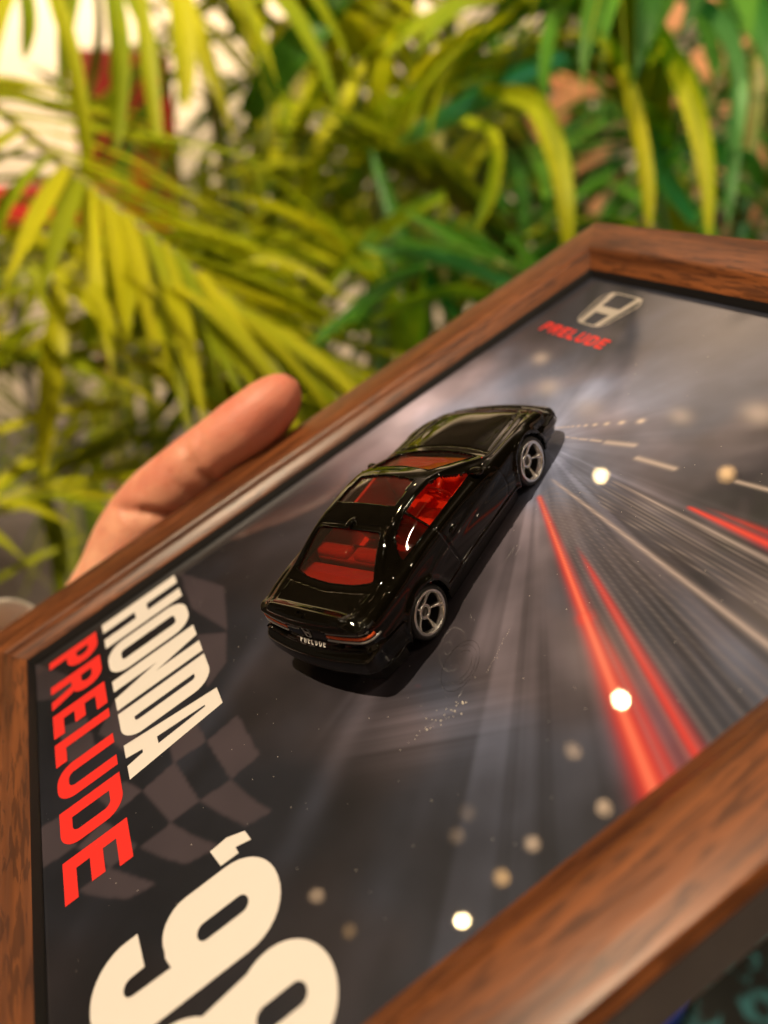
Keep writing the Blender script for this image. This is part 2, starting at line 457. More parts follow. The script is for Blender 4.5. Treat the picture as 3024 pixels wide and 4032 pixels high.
def inpoly(X, Y, P):
    c = np.zeros(X.shape, bool); n = len(P)
    for i in range(n):
        x0, y0 = P[i]; x1, y1 = P[(i + 1) % n]
        m = ((y0 > Y) != (y1 > Y))
        with np.errstate(divide='ignore', invalid='ignore'):
            c ^= m & (X < (x1 - x0) * (Y - y0) / (y1 - y0 + 1e-12) + x0)
    return c

FLAG = [
    [(1035, 680), (1130, 855), (1005, 960), (900, 795)], [(1005, 960), (1090, 1040), (1185, 1100), (1070, 1165), (960, 1110), (870, 1055)],
    [(760, 885), (870, 1055), (745, 1150), (620, 1010)], [(745, 1150), (850, 1210), (960, 1250), (810, 1330), (700, 1300), (610, 1255)],
    [(900, 795), (850, 700), (735, 815), (760, 885)], [(470, 1345), (680, 1415), (560, 1480), (440, 1475), (340, 1450)],
    [(150, 1190), (275, 1110), (335, 1250), (190, 1345)], [(600, 1250), (480, 1345), (335, 1260), (450, 1140)],
    [(550, 970), (620, 1010), (500, 1110), (400, 1020)], [(250, 740), (380, 690), (420, 830), (300, 890)],
    [(150, 455), (330, 520), (300, 600), (160, 620)], [(780, 60), (975, 120), (990, 310), (835, 215)],
    [(855, 330), (985, 320), (985, 450), (905, 560)], [(500, 610), (620, 720), (560, 850), (430, 760)],
]
def back(u, v, z=0.0):
    d = Wm.inverted() @ (cam_rot @ Vector(((u - 1512) / 3078.645, -(v - 2016) / 3078.645, -1)))
    s = (z - Cpl.z) / d.z
    return Cpl + d * s
cam_rot = Matrix.Rotation(math.radians(65), 3, 'X')

def build_print():
    h = 0.34
    nx = int(FW / h) + 1; ny = int(FH / h) + 1
    xs = np.linspace(-0.6, FW + 0.6, nx); ys = np.linspace(-0.6, FH + 0.6, ny)
    X, Y = np.meshgrid(xs, ys)
    vx, vy = 50.0, 124.0
    dx, dy = X - vx, Y - vy
    R = np.hypot(dx, dy); A = np.arctan2(dy, dx)
    # streaks that radiate from the vanishing point of the road
    st = n1((A + PI) * 6, 3, 3); st2 = n1((A + PI) * 15 + 50, 9, 3)
    rad = n2(A * 7 + 9, R / 38, 5, 3)
    lum = 0.004 + 0.026 * n1((A + PI) * 5, 3, 3) * rad + 0.012 * n2(X / 22, Y / 22, 15, 3)
    glow = np.exp(-R / 20)
    lum += glow * (0.17 + 0.34 * st * n2(X / 9, Y / 9, 61, 2) * 1.6)
    # lit haze over the upper left of the poster
    up = np.exp(-((X - 8) / 17) ** 2 - ((Y - 118) / 19) ** 2) + 0.5 * np.exp(-((X - 46) / 14) ** 2 - ((Y - 140) / 8) ** 2)
    lum += 0.60 * up * (0.35 + 0.9 * n2(X / 14, Y / 22, 11, 3))
    up2 = np.exp(-((X - 62) / 22) ** 2 - ((Y - 146) / 16) ** 2)
    lum += 0.07 * up2 * (0.4 + n2(X / 12, Y / 10, 21, 3))
    # the fan of light on the right side of the road
    fan = sm(-0.95, -0.66, A) * (1 - sm(0.02, 0.16, A))
    lum += fan * np.exp(-R / 75) * (0.35 + 1.3 * n2(X / 15 + 5, Y / 15, 52, 3)) * (0.004 + 0.20 * sm(0.42, 0.75, st2) + 0.14 * sm(0.45, 0.75, rad) + 0.05 * sm(0.45, 0.8, n1((A + PI) * 60, 19, 2)))
    fan2 = sm(-1.5, -1.2, A) * (1 - sm(-0.85, -0.6, A))
    lum += fan2 * np.exp(-((R - 42) / 24) ** 2) * (0.008 + 0.15 * sm(0.42, 0.85, n1((A + PI) * 8, 31, 4)) * sm(0.35, 0.7, n2(X / 16, Y / 16, 41, 2)))
    # soft pale beam falling from the car to the lower right
    d, t = seg_d(X, Y, (74, 74), (100, 40))
    lum += 0.045 * np.exp(-(d / 2.6) ** 2) * sm(-0.2, 0.3, t) * (1 - sm(0.5, 1.1, t))
    d, t = seg_d(X, Y, (44, 60), (66, 30))
    lum += 0.02 * np.exp(-(d / 3.2) ** 2)
    lum *= 0.45 + 1.15 * n2(X / 13 + 2, Y / 13, 88, 4)
    u_ = (X - 95) * 0.83 + (Y - 72) * -0.55; v_ = (X - 95) * 0.55 + (Y - 72) * 0.83
    lum += 0.10 * np.exp(-(u_ / 6.5) ** 2 - (v_ / 12.0) ** 2) * (0.3 + n1(u_ * 0.9 + 40, 5, 3))
    # left sweep of colour beside the frame
    sw = np.exp(-((Y - (92 + 0.45 * X)) / 8.0) ** 2) * (1 - sm(14, 46, X))
    lum += 0.05 * sw
    sw3 = np.exp(-((Y - (112 + 0.1 * X)) / 5.0) ** 2) * (1 - sm(10, 40, X))
    lum += 0.10 * sw3
    cold = np.stack([np.full_like(X, 0.80), np.full_like(X, 0.92), np.full_like(X, 1.25)], -1)
    warm = np.stack([np.full_like(X, 1.10), np.full_like(X, 0.95), np.full_like(X, 1.05)], -1)
    wmix = sm(0.35, 0.65, n2(X / 30 + 3, Y / 30, 77, 3))[..., None]
    C = lum[..., None] * (cold * (1 - wmix) + warm * wmix)
    C += (0.05 * sw)[..., None] * np.array([0.9, 0.3, 0.2])
    # yellowish soft spots at the very bottom right
    def add(col, amt):
        nonlocal C
        C = C + amt[..., None] * np.array(col)
    def over(col, a):
        nonlocal C
        C = C * (1 - a[..., None]) + a[..., None] * np.array(col)
    # chequered flag
    fl = np.zeros_like(X)
    for q in FLAG:
        P = [tuple(back(x / 1.106, 2200 + y / 1.106).xy) for x, y in q]
        fl = np.maximum(fl, inpoly(X, Y, P).astype(float))
    for ax_ in (0, 1):
        fl = (np.roll(fl, 1, ax_) + 2 * fl + np.roll(fl, -1, ax_)) / 4
    over((0.072, 0.057, 0.062), fl * 0.9 * (0.75 + 0.4 * n2(X / 10, Y / 10, 8, 2)))
    # red tail-light trails
    def trail(a, b, w0, w1, col, core, strength, fade=(0.0, 0.04, 1.0, 1.05)):
        d, t = seg_d(X, Y, a, b)
        w = w0 + (w1 - w0) * np.clip(t, 0, 1)
        m = sm(fade[0], fade[1], t) * (1 - sm(fade[2], fade[3], t))
        over(col, np.clip(strength * np.exp(-(d / (w * 1.35)) ** 2) * m, 0, 1))
        over(core, np.clip(strength * 0.9 * np.exp(-(d / (w * 0.5)) ** 2) * m, 0, 1))
    RED = (0.75, 0.030, 0.018); CORE = (1.0, 0.24, 0.13)
    trail((64.0, 113.6), (97, 99.8), 0.35, 0.85, RED, CORE, 0.95)
    trail((95, 100.6), (127.5, 87.3), 0.85, 1.7, RED, CORE, 0.95)
    trail((97, 101.2), (128, 90.0), 0.5, 1.5, RED, (0.8, 0.05, 0.03), 0.4, (0, .4, 2, 3))
    trail((81, 109.6), (128, 94.4), 0.3, 1.0, (0.62, 0.02, 0.016), (0.8, 0.06, 0.04), 0.85, (0, .25, 2, 3))
    trail((90.2, 126.7), (128, 128.4), 0.25, 1.1, RED, (0.9, 0.1, 0.06), 0.9)
    trail((92, 128.1), (128, 131.2), 0.2, 1.0, (0.6, 0.03, 0.02), (0.7, 0.05, 0.03), 0.5, (0, .3, 2, 3))
    # white beams and thin lines
    W1 = (0.50, 0.42, 0.36)
    trail((62, 118.0), (129, 112.6), 0.2, 0.6, W1, (0.66, 0.56, 0.48), 0.55)
    trail((73, 124.2), (129, 125.4), 0.15, 0.55, W1, (0.60, 0.52, 0.46), 0.5)
    for k in range(9):
        y1 = 116.5 + k * 1.05
        trail((70 + 1.5 * (k % 3), 119.0 + k * 0.55), (129, y1), 0.08, 0.16, (0.30, 0.26, 0.23), (0.34, 0.3, 0.27), 0.35)
    for k in range(12):
        y1 = 112 - k * 1.9
        trail((63, 117.2 - k * 0.32), (129, y1 - 2), 0.12, 0.4, (0.26, 0.23, 0.22), (0.30, 0.27, 0.25), 0.10 + 0.2 * ((k * 7) % 5) / 5)
    # street-light dots and lane dashes
    LIT = (0.78, 0.66, 0.52)
    for k in range(13):
        s = 0.80 ** k
        px, py = 48 + 16.5 * s, 128.3 + 11 * s
        d = np.hypot(X - px, (Y - py) * 1.0)
        over(LIT, np.clip(1.0 * np.exp(-(d / (0.12 + 0.66 * s)) ** 2), 0, 1))
    for k, (a, b, w) in enumerate([((93, 135.5), (101, 137.0), 0.55), ((72.9, 131.1), (81.3, 132.5), 0.75), ((63.5, 131.3), (69.3, 133.4), 0.8),
                                   ((59.8, 130.2), (62.0, 130.9), 0.45), ((57.3, 129.2), (58.9, 129.8), 0.35), ((55.4, 128.6), (56.6, 129.0), 0.28), ((53.9, 128.1), (54.8, 128.4), 0.22)]):
        d, t = seg_d(X, Y, a, b)
        over(LIT, np.clip(0.6 * np.exp(-(d / (w * 0.8)) ** 2), 0, 1))
    for (px, py, r1, s) in [(83, 151, 2.6, 0.45), (108, 147, 3.0, 0.35), (70.5, 144, 2.0, 0.35), (118, 118, 5, 0.12), (104, 98, 5, 0.10), (21, 145, 2.0, 0.5), (34, 138, 2.6, 0.4), (50, 137, 3, 0.25)]:
        d = np.hypot((X - px) * 0.7 + (Y - py) * 0.3, Y - py)
        over(LIT, s * np.exp(-(d / r1) ** 2))
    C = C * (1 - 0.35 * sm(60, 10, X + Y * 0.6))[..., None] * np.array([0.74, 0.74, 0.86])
    C = np.clip(C, 0.003, 0.9)
    V = np.stack([X, Y, np.zeros_like(X)], -1).reshape(-1, 3) * S
    idx = np.arange(nx * ny).reshape(ny, nx)
    F = np.stack([idx[:-1, :-1], idx[:-1, 1:], idx[1:, 1:], idx[1:, :-1]], -1).reshape(-1, 4)
    me = bpy.data.meshes.new('poster_print')
    me.vertices.add(len(V)); me.vertices.foreach_set('co', V.ravel())
    me.loops.add(F.size); me.loops.foreach_set('vertex_index', F.ravel().astype(np.int32))
    me.polygons.add(len(F)); me.polygons.foreach_set('loop_start', np.arange(0, F.size, 4, dtype=np.int32))
    me.update(calc_edges=True)
    at = me.color_attributes.new('print_ink', 'FLOAT_COLOR', 'POINT')
    at.data.foreach_set('color', np.concatenate([C.reshape(-1, 3), np.ones((len(V), 1))], 1).ravel().astype(np.float32))
    me.materials.append(print_mat('printed_poster', None))
    o = bpy.data.objects.new('poster_print', me); link(o, frame)
    return o

def print_mat(name, col):
    m = bpy.data.materials.new(name); m.use_nodes = True
    nt = m.node_tree; N = nt.nodes; L = nt.links; b = N['Principled BSDF']
    if col is None:
        a = N.new('ShaderNodeAttribute'); a.attribute_name = 'print_ink'
        L.new(a.outputs['Color'], b.inputs['Base Color'])
    else: b.inputs['Base Color'].default_value = (*col, 1)
    b.inputs['Roughness'].default_value = 0.5; b.inputs['Specular IOR Level'].default_value = 0.2
    b.inputs['Coat Weight'].default_value = 1.0; b.inputs['Coat IOR'].default_value = 1.5
    tc = N.new('ShaderNodeTexCoord')
    def nz(s, det=2):
        n = N.new('ShaderNodeTexNoise'); n.inputs['Scale'].default_value = s; n.inputs['Detail'].default_value = det
        L.new(tc.outputs['Object'], n.inputs['Vector']); return n
    r = nz(30, 4)
    mr = N.new('ShaderNodeMapRange'); mr.inputs['From Min'].default_value = 0.35; mr.inputs['From Max'].default_value = 0.7
    mr.inputs['To Min'].default_value = 0.008; mr.inputs['To Max'].default_value = 0.03
    L.new(r.outputs[0], mr.inputs[0]); L.new(mr.outputs[0], b.inputs['Coat Roughness'])
    bp = N.new('ShaderNodeBump'); bp.inputs['Strength'].default_value = 0.10; bp.inputs['Distance'].default_value = 0.0002
    L.new(nz(55).outputs[0], bp.inputs['Height']); L.new(bp.outputs[0], b.inputs['Coat Normal'])
    return m
poster = build_print()
M_pw = print_mat('white_poster_ink', (0.70, 0.67, 0.64))
M_pr = print_mat('red_poster_ink', (0.72, 0.028, 0.022))
M_pc = print_mat('silver_poster_ink', (0.42, 0.38, 0.34))

# ---- lettering: each glyph is closed outlines in a unit box (w x 1), filled with the even-odd rule
def rr(x0, y0, x1, y1, r, n=7):
    P = []
    for cx, cy, a0 in ((x1 - r, y1 - r, 0), (x0 + r, y1 - r, 90), (x0 + r, y0 + r, 180), (x1 - r, y0 + r, 270)):
        for k in range(n + 1):
            a = math.radians(a0 + 90 * k / n); P.append((cx + r * math.cos(a), cy + r * math.sin(a)))
    return P
def glyph(ch, w, h, s, sv=None, r=None):
    """outlines of a bold letter: width w, height h, stem s, horizontal stroke sv"""
    sv = sv or s; r = r or min(w, h) * 0.42
    ri = max(0.05, r - s * 0.9); ri = min(ri, (w - 2 * s) / 2 - 0.01)
    if ch == 'H': return [[(0, 0), (s, 0), (s, h / 2 - sv / 2), (w - s, h / 2 - sv / 2), (w - s, 0), (w, 0), (w, h), (w - s, h), (w - s, h / 2 + sv / 2), (s, h / 2 + sv / 2), (s, h), (0, h)]]
    if ch == 'O': return [rr(0, 0, w, h, r), rr(s, sv, w - s, h - sv, ri)]
    if ch == 'N': return [[(0, 0), (s, 0), (s, h * 0.52), (w - s * 1.05, 0), (w, 0), (w, h), (w - s, h), (w - s, h * 0.48), (s * 1.05, h), (0, h)]]
    if ch == 'D':
        P = [(0, 0)] + [(w - r + r * math.cos(a), r + r * math.sin(a)) for a in np.linspace(-PI / 2, 0, 9)] + [(w - r + r * math.cos(a), h - r + r * math.sin(a)) for a in np.linspace(0, PI / 2, 9)] + [(0, h)]
        Q = [(s, sv)] + [(w - s - ri + ri * math.cos(a), sv + ri + ri * math.sin(a)) for a in np.linspace(-PI / 2, 0, 9)] + [(w - s - ri + ri * math.cos(a), h - sv - ri + ri * math.sin(a)) for a in np.linspace(0, PI / 2, 9)] + [(s, h - sv)]
        return [P, Q]
    if ch == 'A':
        t = w * 0.24
        return [[(0, 0), (s * 0.95, 0), (s * 1.12, h * 0.17), (w - s * 1.12, h * 0.17), (w - s * 0.95, 0), (w, 0), (w - t, h), (t, h)],
                [(s * 0.98, h * 0.17 + sv), (w - s * 0.98, h * 0.17 + sv), (w / 2 + 0.25, h * 0.84), (w / 2 - 0.25, h * 0.84)]]
    if ch in 'PR':
        hm = h * (0.42 if ch == 'P' else 0.46); rb = min((h - hm) / 2, r)
        rbi = max(0.05, rb - sv * 0.8)
        top = [(w - rb + rb * math.cos(a), h - rb + rb * math.sin(a)) for a in np.linspace(PI / 2, 0, 8)] + [(w - rb + rb * math.cos(a), hm - sv * 0.3 + rb + rb * math.sin(a)) for a in np.linspace(0, -PI / 2, 8)]
        if ch == 'P': P = [(0, 0), (0, h)] + top + [(s, hm - sv * 0.3), (s, 0)]
        else: P = [(0, 0), (0, h)] + top[:-1] + [(w * 0.80, hm - sv * 0.2), (w, 0), (w - s * 1.05, 0), (w * 0.52, hm - sv * 0.3), (s, hm - sv * 0.3), (s, 0)]
        x1 = w - s; y1 = h - sv; y0 = hm + sv * 0.7
        q = min(rbi, (y1 - y0) / 2 - 0.01)
        Q = [(s, y0), (s, y1)] + [(x1 - q + q * math.cos(a), y1 - q + q * math.sin(a)) for a in np.linspace(PI / 2, 0, 6)] + [(x1 - q + q * math.cos(a), y0 + q + q * math.sin(a)) for a in np.linspace(0, -PI / 2, 6)]
        return [P, Q]
    if ch == 'E': return [[(0, 0), (w, 0), (w, sv), (s, sv), (s, h / 2 - sv / 2), (w * 0.88, h / 2 - sv / 2), (w * 0.88, h / 2 + sv / 2), (s, h / 2 + sv / 2), (s, h - sv), (w, h - sv), (w, h), (0, h)]]
    if ch == 'L': return [[(0, 0), (w, 0), (w, sv), (s, sv), (s, h), (0, h)]]
    if ch == 'U':
        P = [(0, h)] + [(r + r * math.cos(a), r + r * math.sin(a)) for a in np.linspace(PI, 1.5 * PI, 9)] + [(w - r + r * math.cos(a), r + r * math.sin(a)) for a in np.linspace(-PI / 2, 0, 9)] + [(w, h), (w - s, h)]
        P += [(w - s - ri + ri * math.cos(a), sv + ri + ri * math.sin(a)) for a in np.linspace(0, -PI / 2, 9)] + [(s + ri + ri * math.cos(a), sv + ri + ri * math.sin(a)) for a in np.linspace(-PI / 2, -PI, 9)] + [(s, h)]
        return [P]
def fill(name, polys, mat, parent, z, sc=S, fn=None):
    cu = bpy.data.curves.new(name, 'CURVE'); cu.dimensions = '2D'; cu.fill_mode = 'BOTH'
    for P in polys:
        sp = cu.splines.new('POLY'); sp.points.add(len(P) - 1)
        for i, p in enumerate(P): sp.points[i].co = (p[0], p[1], 0, 1)
        sp.use_cyclic_u = True
    tmp = bpy.data.objects.new(name, cu); COL.objects.link(tmp)
    dg = bpy.context.evaluated_depsgraph_get()
    me = bpy.data.meshes.new_from_object(tmp.evaluated_get(dg))
    bpy.data.objects.remove(tmp)
    bm = bmesh.new(); bm.from_mesh(me)
    for v in bm.verts:
        c = Vector((v.co.x, v.co.y, z))
        if fn: c = fn(c)
        v.co = c * sc
    for f in bm.faces:
        if f.normal.z < 0: f.normal_flip()
    bm.to_mesh(me); bm.free(); me.materials.clear(); me.materials.append(mat)
    o = bpy.data.objects.new(name, me); link(o, parent)
    return o
def put(polys, x, y): return [[(p[0] + x, p[1] + y) for p in P] for P in polys]

for ch, x0, x1 in [('H', 4.0, 14.9), ('O', 16.0, 27.6), ('N', 28.7, 39.4), ('D', 40.7, 50.3), ('A', 50.9, 60.8)]:
    fill('letter', put(glyph(ch, x1 - x0, 21.2, 4.0, 3.4, 4.6), x0, 19.8), M_pw, poster, 0.05)
for ch, x0, x1 in [('P', 4.8, 13.2), ('R', 15.2, 24.2), ('E', 26.4, 34.4), ('L', 36.4, 43.6), ('U', 45.0, 54.6), ('D', 56.8, 66.4), ('E', 69.0, 78.2)]:
    fill('letter', put(glyph(ch, x1 - x0, 13.2, 2.9, 2.6, 4.0), x0, 4.8), M_pr, poster, 0.05)
# '98
fill('letter', [[(88.0, 30.8), (91.8, 31.8), (91.9, 35.1), (90.5, 34.9), (91.2, 37.6), (88.9, 37.1), (87.7, 34.0)]], M_pw, poster, 0.05)
def nine():
    x0, x1, yt, yb = 92.6, 107.6, 39.6, 7.6
    P = [(x0 + 7.2 + 7.2 * math.cos(a), yt - 7.2 + 7.2 * math.sin(a)) for a in np.linspace(PI, PI / 2, 10)]
    P += [(x1 - 7.2 + 7.2 * math.cos(a), yt - 7.2 + 7.2 * math.sin(a)) for a in np.linspace(PI / 2, 0, 10)]
    P += [(x1 - 7.2 + 7.2 * math.cos(a), yb + 7.2 + 7.2 * math.sin(a)) for a in np.linspace(0, -PI / 2, 10)]
    P += [(x0 + 7.0 + 7.0 * math.cos(a), yb + 7.0 + 7.0 * math.sin(a)) for a in np.linspace(-PI / 2, -PI, 10)]
    P += [(x0, 16.6), (x0 + 5.9, 16.9)]
    P += [(x0 + 7.4 + 1.4 * math.cos(a), yb + 6.9 + 1.4 * math.sin(a)) for a in np.linspace(PI, 2 * PI, 9)]
    P += [(x1 - 6.0, 20.8)]
    P += [(x1 - 8.0, 20.2), (x0 + 6.0, 20.3)] + [(x0 + 5.0 + 5.0 * math.cos(a), 25.2 + 5.0 * math.sin(a)) for a in np.linspace(-PI / 2, -PI, 8)]
    return [P, rr(x0 + 6.1, 25.6, x0 + 8.9, 34.4, 1.38)]
fill('letter', nine(), M_pw, poster, 0.05)
def eight():
    x0, x1 = 109.0, 125.6
    c = (x0 + x1) / 2; w = (x1 - x0) / 2
    P = [(c + (w - 0.3) * math.cos(a), 34.8 + 7.6 * math.sin(a)) for a in np.linspace(-0.5, PI + 0.5, 30)]
    P += [(c + w * math.cos(a), 17.4 + 9.4 * math.sin(a)) for a in np.linspace(PI - 0.75, 2 * PI + 0.75, 34)]
    return [P, rr(c - 1.6, 30.6, c + 1.6, 38.2, 1.55), rr(c - 1.8, 13.6, c + 1.8, 22.6, 1.7)]
fill('letter', eight(), M_pw, poster, 0.05)
# emblem and small red word near the top of the poster
def emblem(cx, cy, w, h, ring):
    o = [(cx + p[0] * w / 2, cy + p[1] * h / 2) for p in []]
    def trap(tw, bw, hh, r):
        P = []
        for (sx, sy) in ((1, 1), (-1, 1), (-1, -1), (1, -1)):
            ww = tw if sy > 0 else bw
            px, py = sx * ww / 2, sy * hh / 2
            a0 = {(1, 1): 0, (-1, 1): 90, (-1, -1): 180, (1, -1): 270}[(sx, sy)]
            ccx, ccy = px - sx * r, py - sy * r
            for k in range(7):
                a = math.radians(a0 + 15 * k); P.append((cx + ccx + r * math.cos(a), cy + ccy + r * math.sin(a)))
        return P
    out = [trap(w, w * 0.80, h, w * 0.24), trap(w - 2 * ring, w * 0.80 - 2 * ring, h - 2 * ring, w * 0.20)]
    t = w * 0.40; bt = w * 0.27; hh = h / 2 - ring * 0.5; s = w * 0.088
    H = [(-t, hh), (-t + s * 1.5, hh), (-t + s * 1.5 + 0.04 * w, h * 0.07), (t - s * 1.5 - 0.04 * w, h * 0.07), (t - s * 1.5, hh), (t, hh), (bt, -hh), (bt - s * 1.4, -hh), (bt - s * 1.0, -h * 0.12), (-bt + s * 1.0, -h * 0.12), (-bt + s * 1.4, -hh), (-bt, -hh)]
    return out, [[(cx + x, cy + y) for x, y in H]]
em = emblem(20.6, 166.6, 15.0, 13.4, 0.42)
fill('emblem', em[0], M_pc, poster, 0.05)
fill('emblem', em[1], M_pc, poster, 0.055)
x = 8.0
for ch, w in zip('PRELUDE', (3.0, 3.1, 2.8, 2.7, 3.1, 3.1, 2.8)):
    fill('letter', put(glyph(ch, w, 3.6, 0.9, 0.8, 1.2), x, 153.6), M_pr, poster, 0.05); x += w + 0.85

# dust, glue ring and scratches on the glossy print
def build_dust():
    rnd = random.Random(4); V = []; F = []
    m = pmat('dust_specks', (0.85, 0.80, 0.70), 0.25, spec=0.8)
    def blob(x, y, r, h=0.5):
        o = len(V); n = 5
        for k in range(n): 
            a = 2 * PI * k / n + rnd.random(); V.append((x + r * math.cos(a) * rnd.uniform(.6, 1.3), y + r * math.sin(a), 0.03))
        V.append((x, y, 0.03 + r * h))
        for k in range(n): F.append((o + k, o + (k + 1) % n, o + n))
    for i in range(260): blob(rnd.uniform(2, 125), rnd.uniform(2, 176), rnd.uniform(0.03, 0.09))
    for i in range(26):
        blob(rnd.gauss(95.0, 1.2), rnd.gauss(71.0, 2.6), rnd.uniform(0.05, 0.14), 1.0)
    for i in range(7): blob(rnd.gauss(95.4, .5), rnd.gauss(76.0, .6), rnd.uniform(0.08, 0.2), 1.2)
    for i in range(22):
        t = i / 21; blob(88.5 + 4.6 * t + rnd.gauss(0, .1), 90.0 - 7.5 * t, rnd.uniform(.03, .08), 1)
    o = mesh('dust', V, F, m, poster, S, smooth=False); o['kind'] = 'stuff'
    # glue mark: faint raised oval ring
    mg = tint_glass('clear_glue', (0.93, 0.92, 0.90))
    pts = []
    c = Vector((88.4, 80.0)); a0 = math.radians(-52)
    for k in range(40):
        a = 2 * PI * k / 40
        e = Vector((5.2 * math.cos(a), 3.1 * math.sin(a)))
        pts.append((c.x + e.x * math.cos(a0) - e.y * math.sin(a0), c.y + e.x * math.sin(a0) + e.y * math.cos(a0), 0.03))
    V, F = tube_data(pts, 0.05, 6, closed=True)
    for s_ in (0.82, 0.6):
        pts2 = [(c.x + (p[0] - c.x) * s_, c.y + (p[1] - c.y) * s_, 0.02) for p in pts[3:24]]
        V2, F2 = tube_data(pts2, 0.05, 5); V, F = join_data((V, F), (V2, F2))
    mesh('glue_mark', V, F, mg, poster, S)
build_dust()

# ------------------------------------------------------------------ toy car
CO = Vector((58.53, 89.55, 0.0)); HD = math.atan2(35.58, -18.62)
Cm = Fm @ Matrix.Translation(CO * S) @ Matrix.Rotation(HD, 4, 'Z')
car = empty('toy_car', Cm)
tag(car, 'glossy black die-cast toy coupe with red interior standing on the framed poster', 'toy car')
WIDE = 1.06
WX = (22.9, -16.7); WR = 4.95; WY = 13.9

TAB = np.array([
 # x,    hw,   zb,  zs,   yb,   yr,   zr,   zc
 (-31.5, 11.6, 5.6, 14.1, 10.8, 8.6, 15.0, 15.3),
 (-30.6, 12.6, 5.4, 14.3, 11.3, 9.4, 15.25, 15.5),
 (-29.0, 13.2, 5.3, 14.5, 11.7, 10.1, 15.15, 15.35),
 (-27.0, 13.5, 5.2, 14.4, 11.8, 10.2, 14.9, 14.9),
 (-23.0, 13.8, 4.8, 14.6, 12.1, 10.7, 14.95, 14.9),
 (-20.6, 13.9, 4.3, 14.7, 12.2, 10.8, 15.1, 14.8),
 (-18.5, 13.9, 3.7, 14.75, 12.2, 10.3, 15.9, 15.9),
 (-15.5, 13.85, 3.6, 14.75, 12.2, 9.5, 17.3, 17.5),
 (-12.3, 13.75, 3.6, 14.7, 12.1, 8.9, 18.45, 18.9),
 (-8.0, 13.6, 3.6, 14.5, 12.0, 8.6, 19.05, 19.75),
 (-3.0, 13.55, 3.6, 14.25, 11.95, 8.5, 19.2, 20.05),
 (1.5, 13.55, 3.6, 14.0, 11.95, 8.5, 18.8, 19.7),
 (4.5, 13.6, 3.6, 13.8, 11.95, 8.7, 17.9, 18.8),
 (9.5, 13.7, 3.6, 13.4, 12.0, 9.8, 15.6, 16.3),
 (13.0, 13.75, 3.6, 13.0, 12.0, 10.6, 13.95, 14.5),
 (15.4, 13.8, 3.6, 12.7, 12.0, 11.0, 13.0, 13.45),
 (17.4, 13.8, 3.6, 12.45, 12.0, 10.9, 12.6, 13.1),
 (22.0, 13.8, 3.6, 11.9, 12.0, 10.5, 12.0, 12.6),
 (26.5, 13.6, 3.4, 11.1, 11.8, 10.1, 11.3, 11.9),
 (30.5, 13.1, 3.1, 10.1, 11.3, 9.6, 10.5, 11.0),
 (33.5, 12.8, 2.9, 9.3, 10.8, 8.8, 9.5, 9.9),
 (35.5, 12.0, 2.8, 8.6, 10.0, 8.0, 8.9, 9.2),
 (36.4, 11.0, 2.9, 8.1, 9.2, 7.2, 8.4, 8.6)])
def hermite(xk, yk, x):
    d = np.diff(yk) / np.diff(xk)
    m = np.zeros_like(yk); m[0] = d[0]; m[-1] = d[-1]
    for i in range(1, len(yk) - 1):
        m[i] = 0 if d[i - 1] * d[i] <= 0 else 2 * d[i - 1] * d[i] / (d[i - 1] + d[i])
    i = np.clip(np.searchsorted(xk, x) - 1, 0, len(xk) - 2)
    h = xk[i + 1] - xk[i]; t = (x - xk[i]) / h
    return ((2 * t ** 3 - 3 * t ** 2 + 1) * yk[i] + (t ** 3 - 2 * t ** 2 + t) * h * m[i] + (-2 * t ** 3 + 3 * t ** 2) * yk[i + 1] + (t ** 3 - t ** 2) * h * m[i + 1])

def x_tail(z): return np.interp(z, [3.5, 5.3, 6.2, 8.7, 9.3, 9.8, 13.6, 14.1, 14.9, 15.6], [-30.2, -31.0, -31.6, -31.6, -31.3, -29.9, -29.3, -29.7, -29.7, -29.0])
def x_nose(z): return np.interp(z, [2.5, 3.2, 4.0, 6.3, 6.8, 7.8, 8.5], [36.6, 37.2, 37.5, 37.4, 36.3, 35.6, 35.0])

